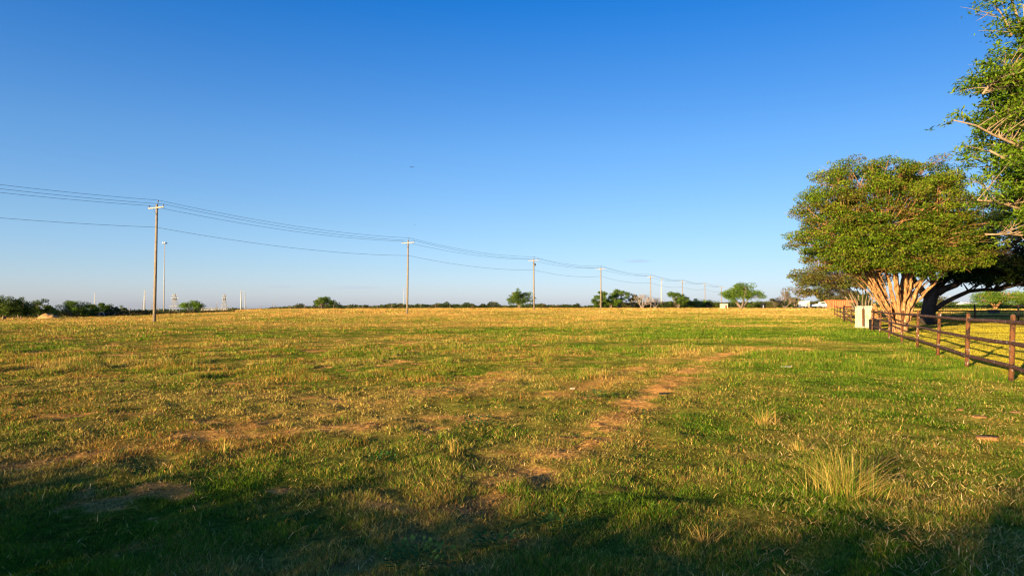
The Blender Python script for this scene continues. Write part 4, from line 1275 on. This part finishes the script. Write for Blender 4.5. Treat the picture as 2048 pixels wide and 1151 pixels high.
# ------------------------------------------------------------------ birds
def bird(u, v, Y, span, label, roll):
    c = np.array(at(u, v, Y))
    root = thing('bird', tuple(c), label, 'bird', 'birds flying over the field')
    mb = MB(); mb.tube([c + (-.0, -.22 * span, -.02), c + (0, -.1 * span, 0), c + (0, .08 * span, 0), c + (0, .25 * span, -.03)], [.02 * span, .065 * span, .055 * span, .015 * span], 8); part(mb, 'body', M['feather'], root, True)
    for s in (-1, 1):
        mb = MB(); up = roll * s
        a_ = c + np.array([s * .04 * span, -.05 * span, .02 * span]); b_ = c + np.array([s * .26 * span, -.02 * span, (.13 + up) * span]); e_ = c + np.array([s * .5 * span, .08 * span, (-.02 + up * 1.6) * span])
        w0, w1 = .1 * span, .11 * span
        T3 = .008 * span
        V = []
        for q, w_ in ((a_, w0), (b_, w1), (e_, .03 * span)):
            V += [q + (0, -w_, T3), q + (0, w_, T3), q + (0, w_, -T3), q + (0, -w_, -T3)]
        Fs = []
        for k in (0, 4):
            for m_ in range(4):
                Fs.append((k + m_, k + (m_ + 1) % 4, k + 4 + (m_ + 1) % 4, k + 4 + m_))
        Fs += [(3, 2, 1, 0), (8, 9, 10, 11)]
        mb.add(V, Fs); part(mb, 'wing', M['feather'], root)
    root.rotation_euler = (0, 0, .35)


bird(823.5, 334.5, 60, .46, 'larger dark bird gliding high in the open sky', .02)
bird(829.5, 448.8, 95, .42, 'small dark bird lower in the sky above the second pole', -.05)

# ------------------------------------------------------------------ unseen shadow casters added behind the viewpoint to shade the foreground
def tw_(t, w_): return (.63 * t + .777 * w_, .777 * t - .63 * w_)


V = []
p = [tw_(-15.6, -.45), tw_(-15.6, 16), tw_(-26, 16), tw_(-26, -.45)]
root = thing('shade_house', (p[0][0], p[0][1], 0), 'low tan house added unseen behind the viewpoint to shade the right corner', 'house')  # added shadow caster, eave height set by where the corner shade ends
mb = MB(); mb.add([(a_, b_, -.2) for a_, b_ in p] + [(a_, b_, 2.62) for a_, b_ in p], [(3, 2, 1, 0), (4, 5, 6, 7), (0, 1, 5, 4), (1, 2, 6, 5), (2, 3, 7, 6), (3, 0, 4, 7)]); part(mb, 'wall', M['wall'], root)
q = [tw_(-15.2, -.55), tw_(-15.2, 16.6), tw_(-26.6, 16.6), tw_(-26.6, -.55)]; r1, r2 = tw_(-20.5, 3), tw_(-20.5, 14)
mb = MB(); mb.add([(a_, b_, 2.66) for a_, b_ in q] + [(*r1, 3.15), (*r2, 3.15)], [(3, 2, 1, 0), (0, 1, 5, 4), (2, 3, 4, 5), (1, 2, 5), (3, 0, 4)]); part(mb, 'roof', M['roof'], root)
for k in (3, 9):
    a_, b_ = tw_(-15.58, k), tw_(-15.58, k + 1.2)
    mb = MB(); mb.add([(*a_, 1.0), (*b_, 1.0), (*b_, 2.2), (*a_, 2.2)], [(0, 1, 2, 3)]); part(mb, 'window', M['glass'], root)

n = 34000
wv = rng.uniform(-24, -.2, n); tv = -15 + rng.uniform(-.7, .7, n)
topz = np.interp(wv, [-24, -14, -8.8, -5.4, -2.2, -.8, -.2], [1.72, 1.80, 1.96, 2.13, 2.25, 2.40, 2.62]) + (fbm(wv, tv, 1.4, 3, 500) - .5) * .18 + .02
z = topz * rng.random(n) ** .6
P = np.stack([.63 * tv + .777 * wv, .777 * tv - .63 * wv, z], 1)
root = thing('shade_hedge', (*tw_(-15, -12), 0), 'long leafy hedge added unseen behind the viewpoint to shade the foreground', 'shade_hedge')  # leafy shadow caster put in out of view, top shaped to the shadow edge
V, Fc, cc = make_leaves(P, .16, np.array(DK)[rng.integers(0, 3, n)], .2, .7)
fast_mesh('foliage', V - np.array(root.location), Fc, M['leaf'], cc, parent=root)
mb = MB()
for k in range(24):
    a_, b_ = tw_(-15, -24 + k); mb.tube([(a_, b_, -.1), (a_, b_, 1.5)], .04, 5)
part(mb, 'stems', M['farbark'], root)
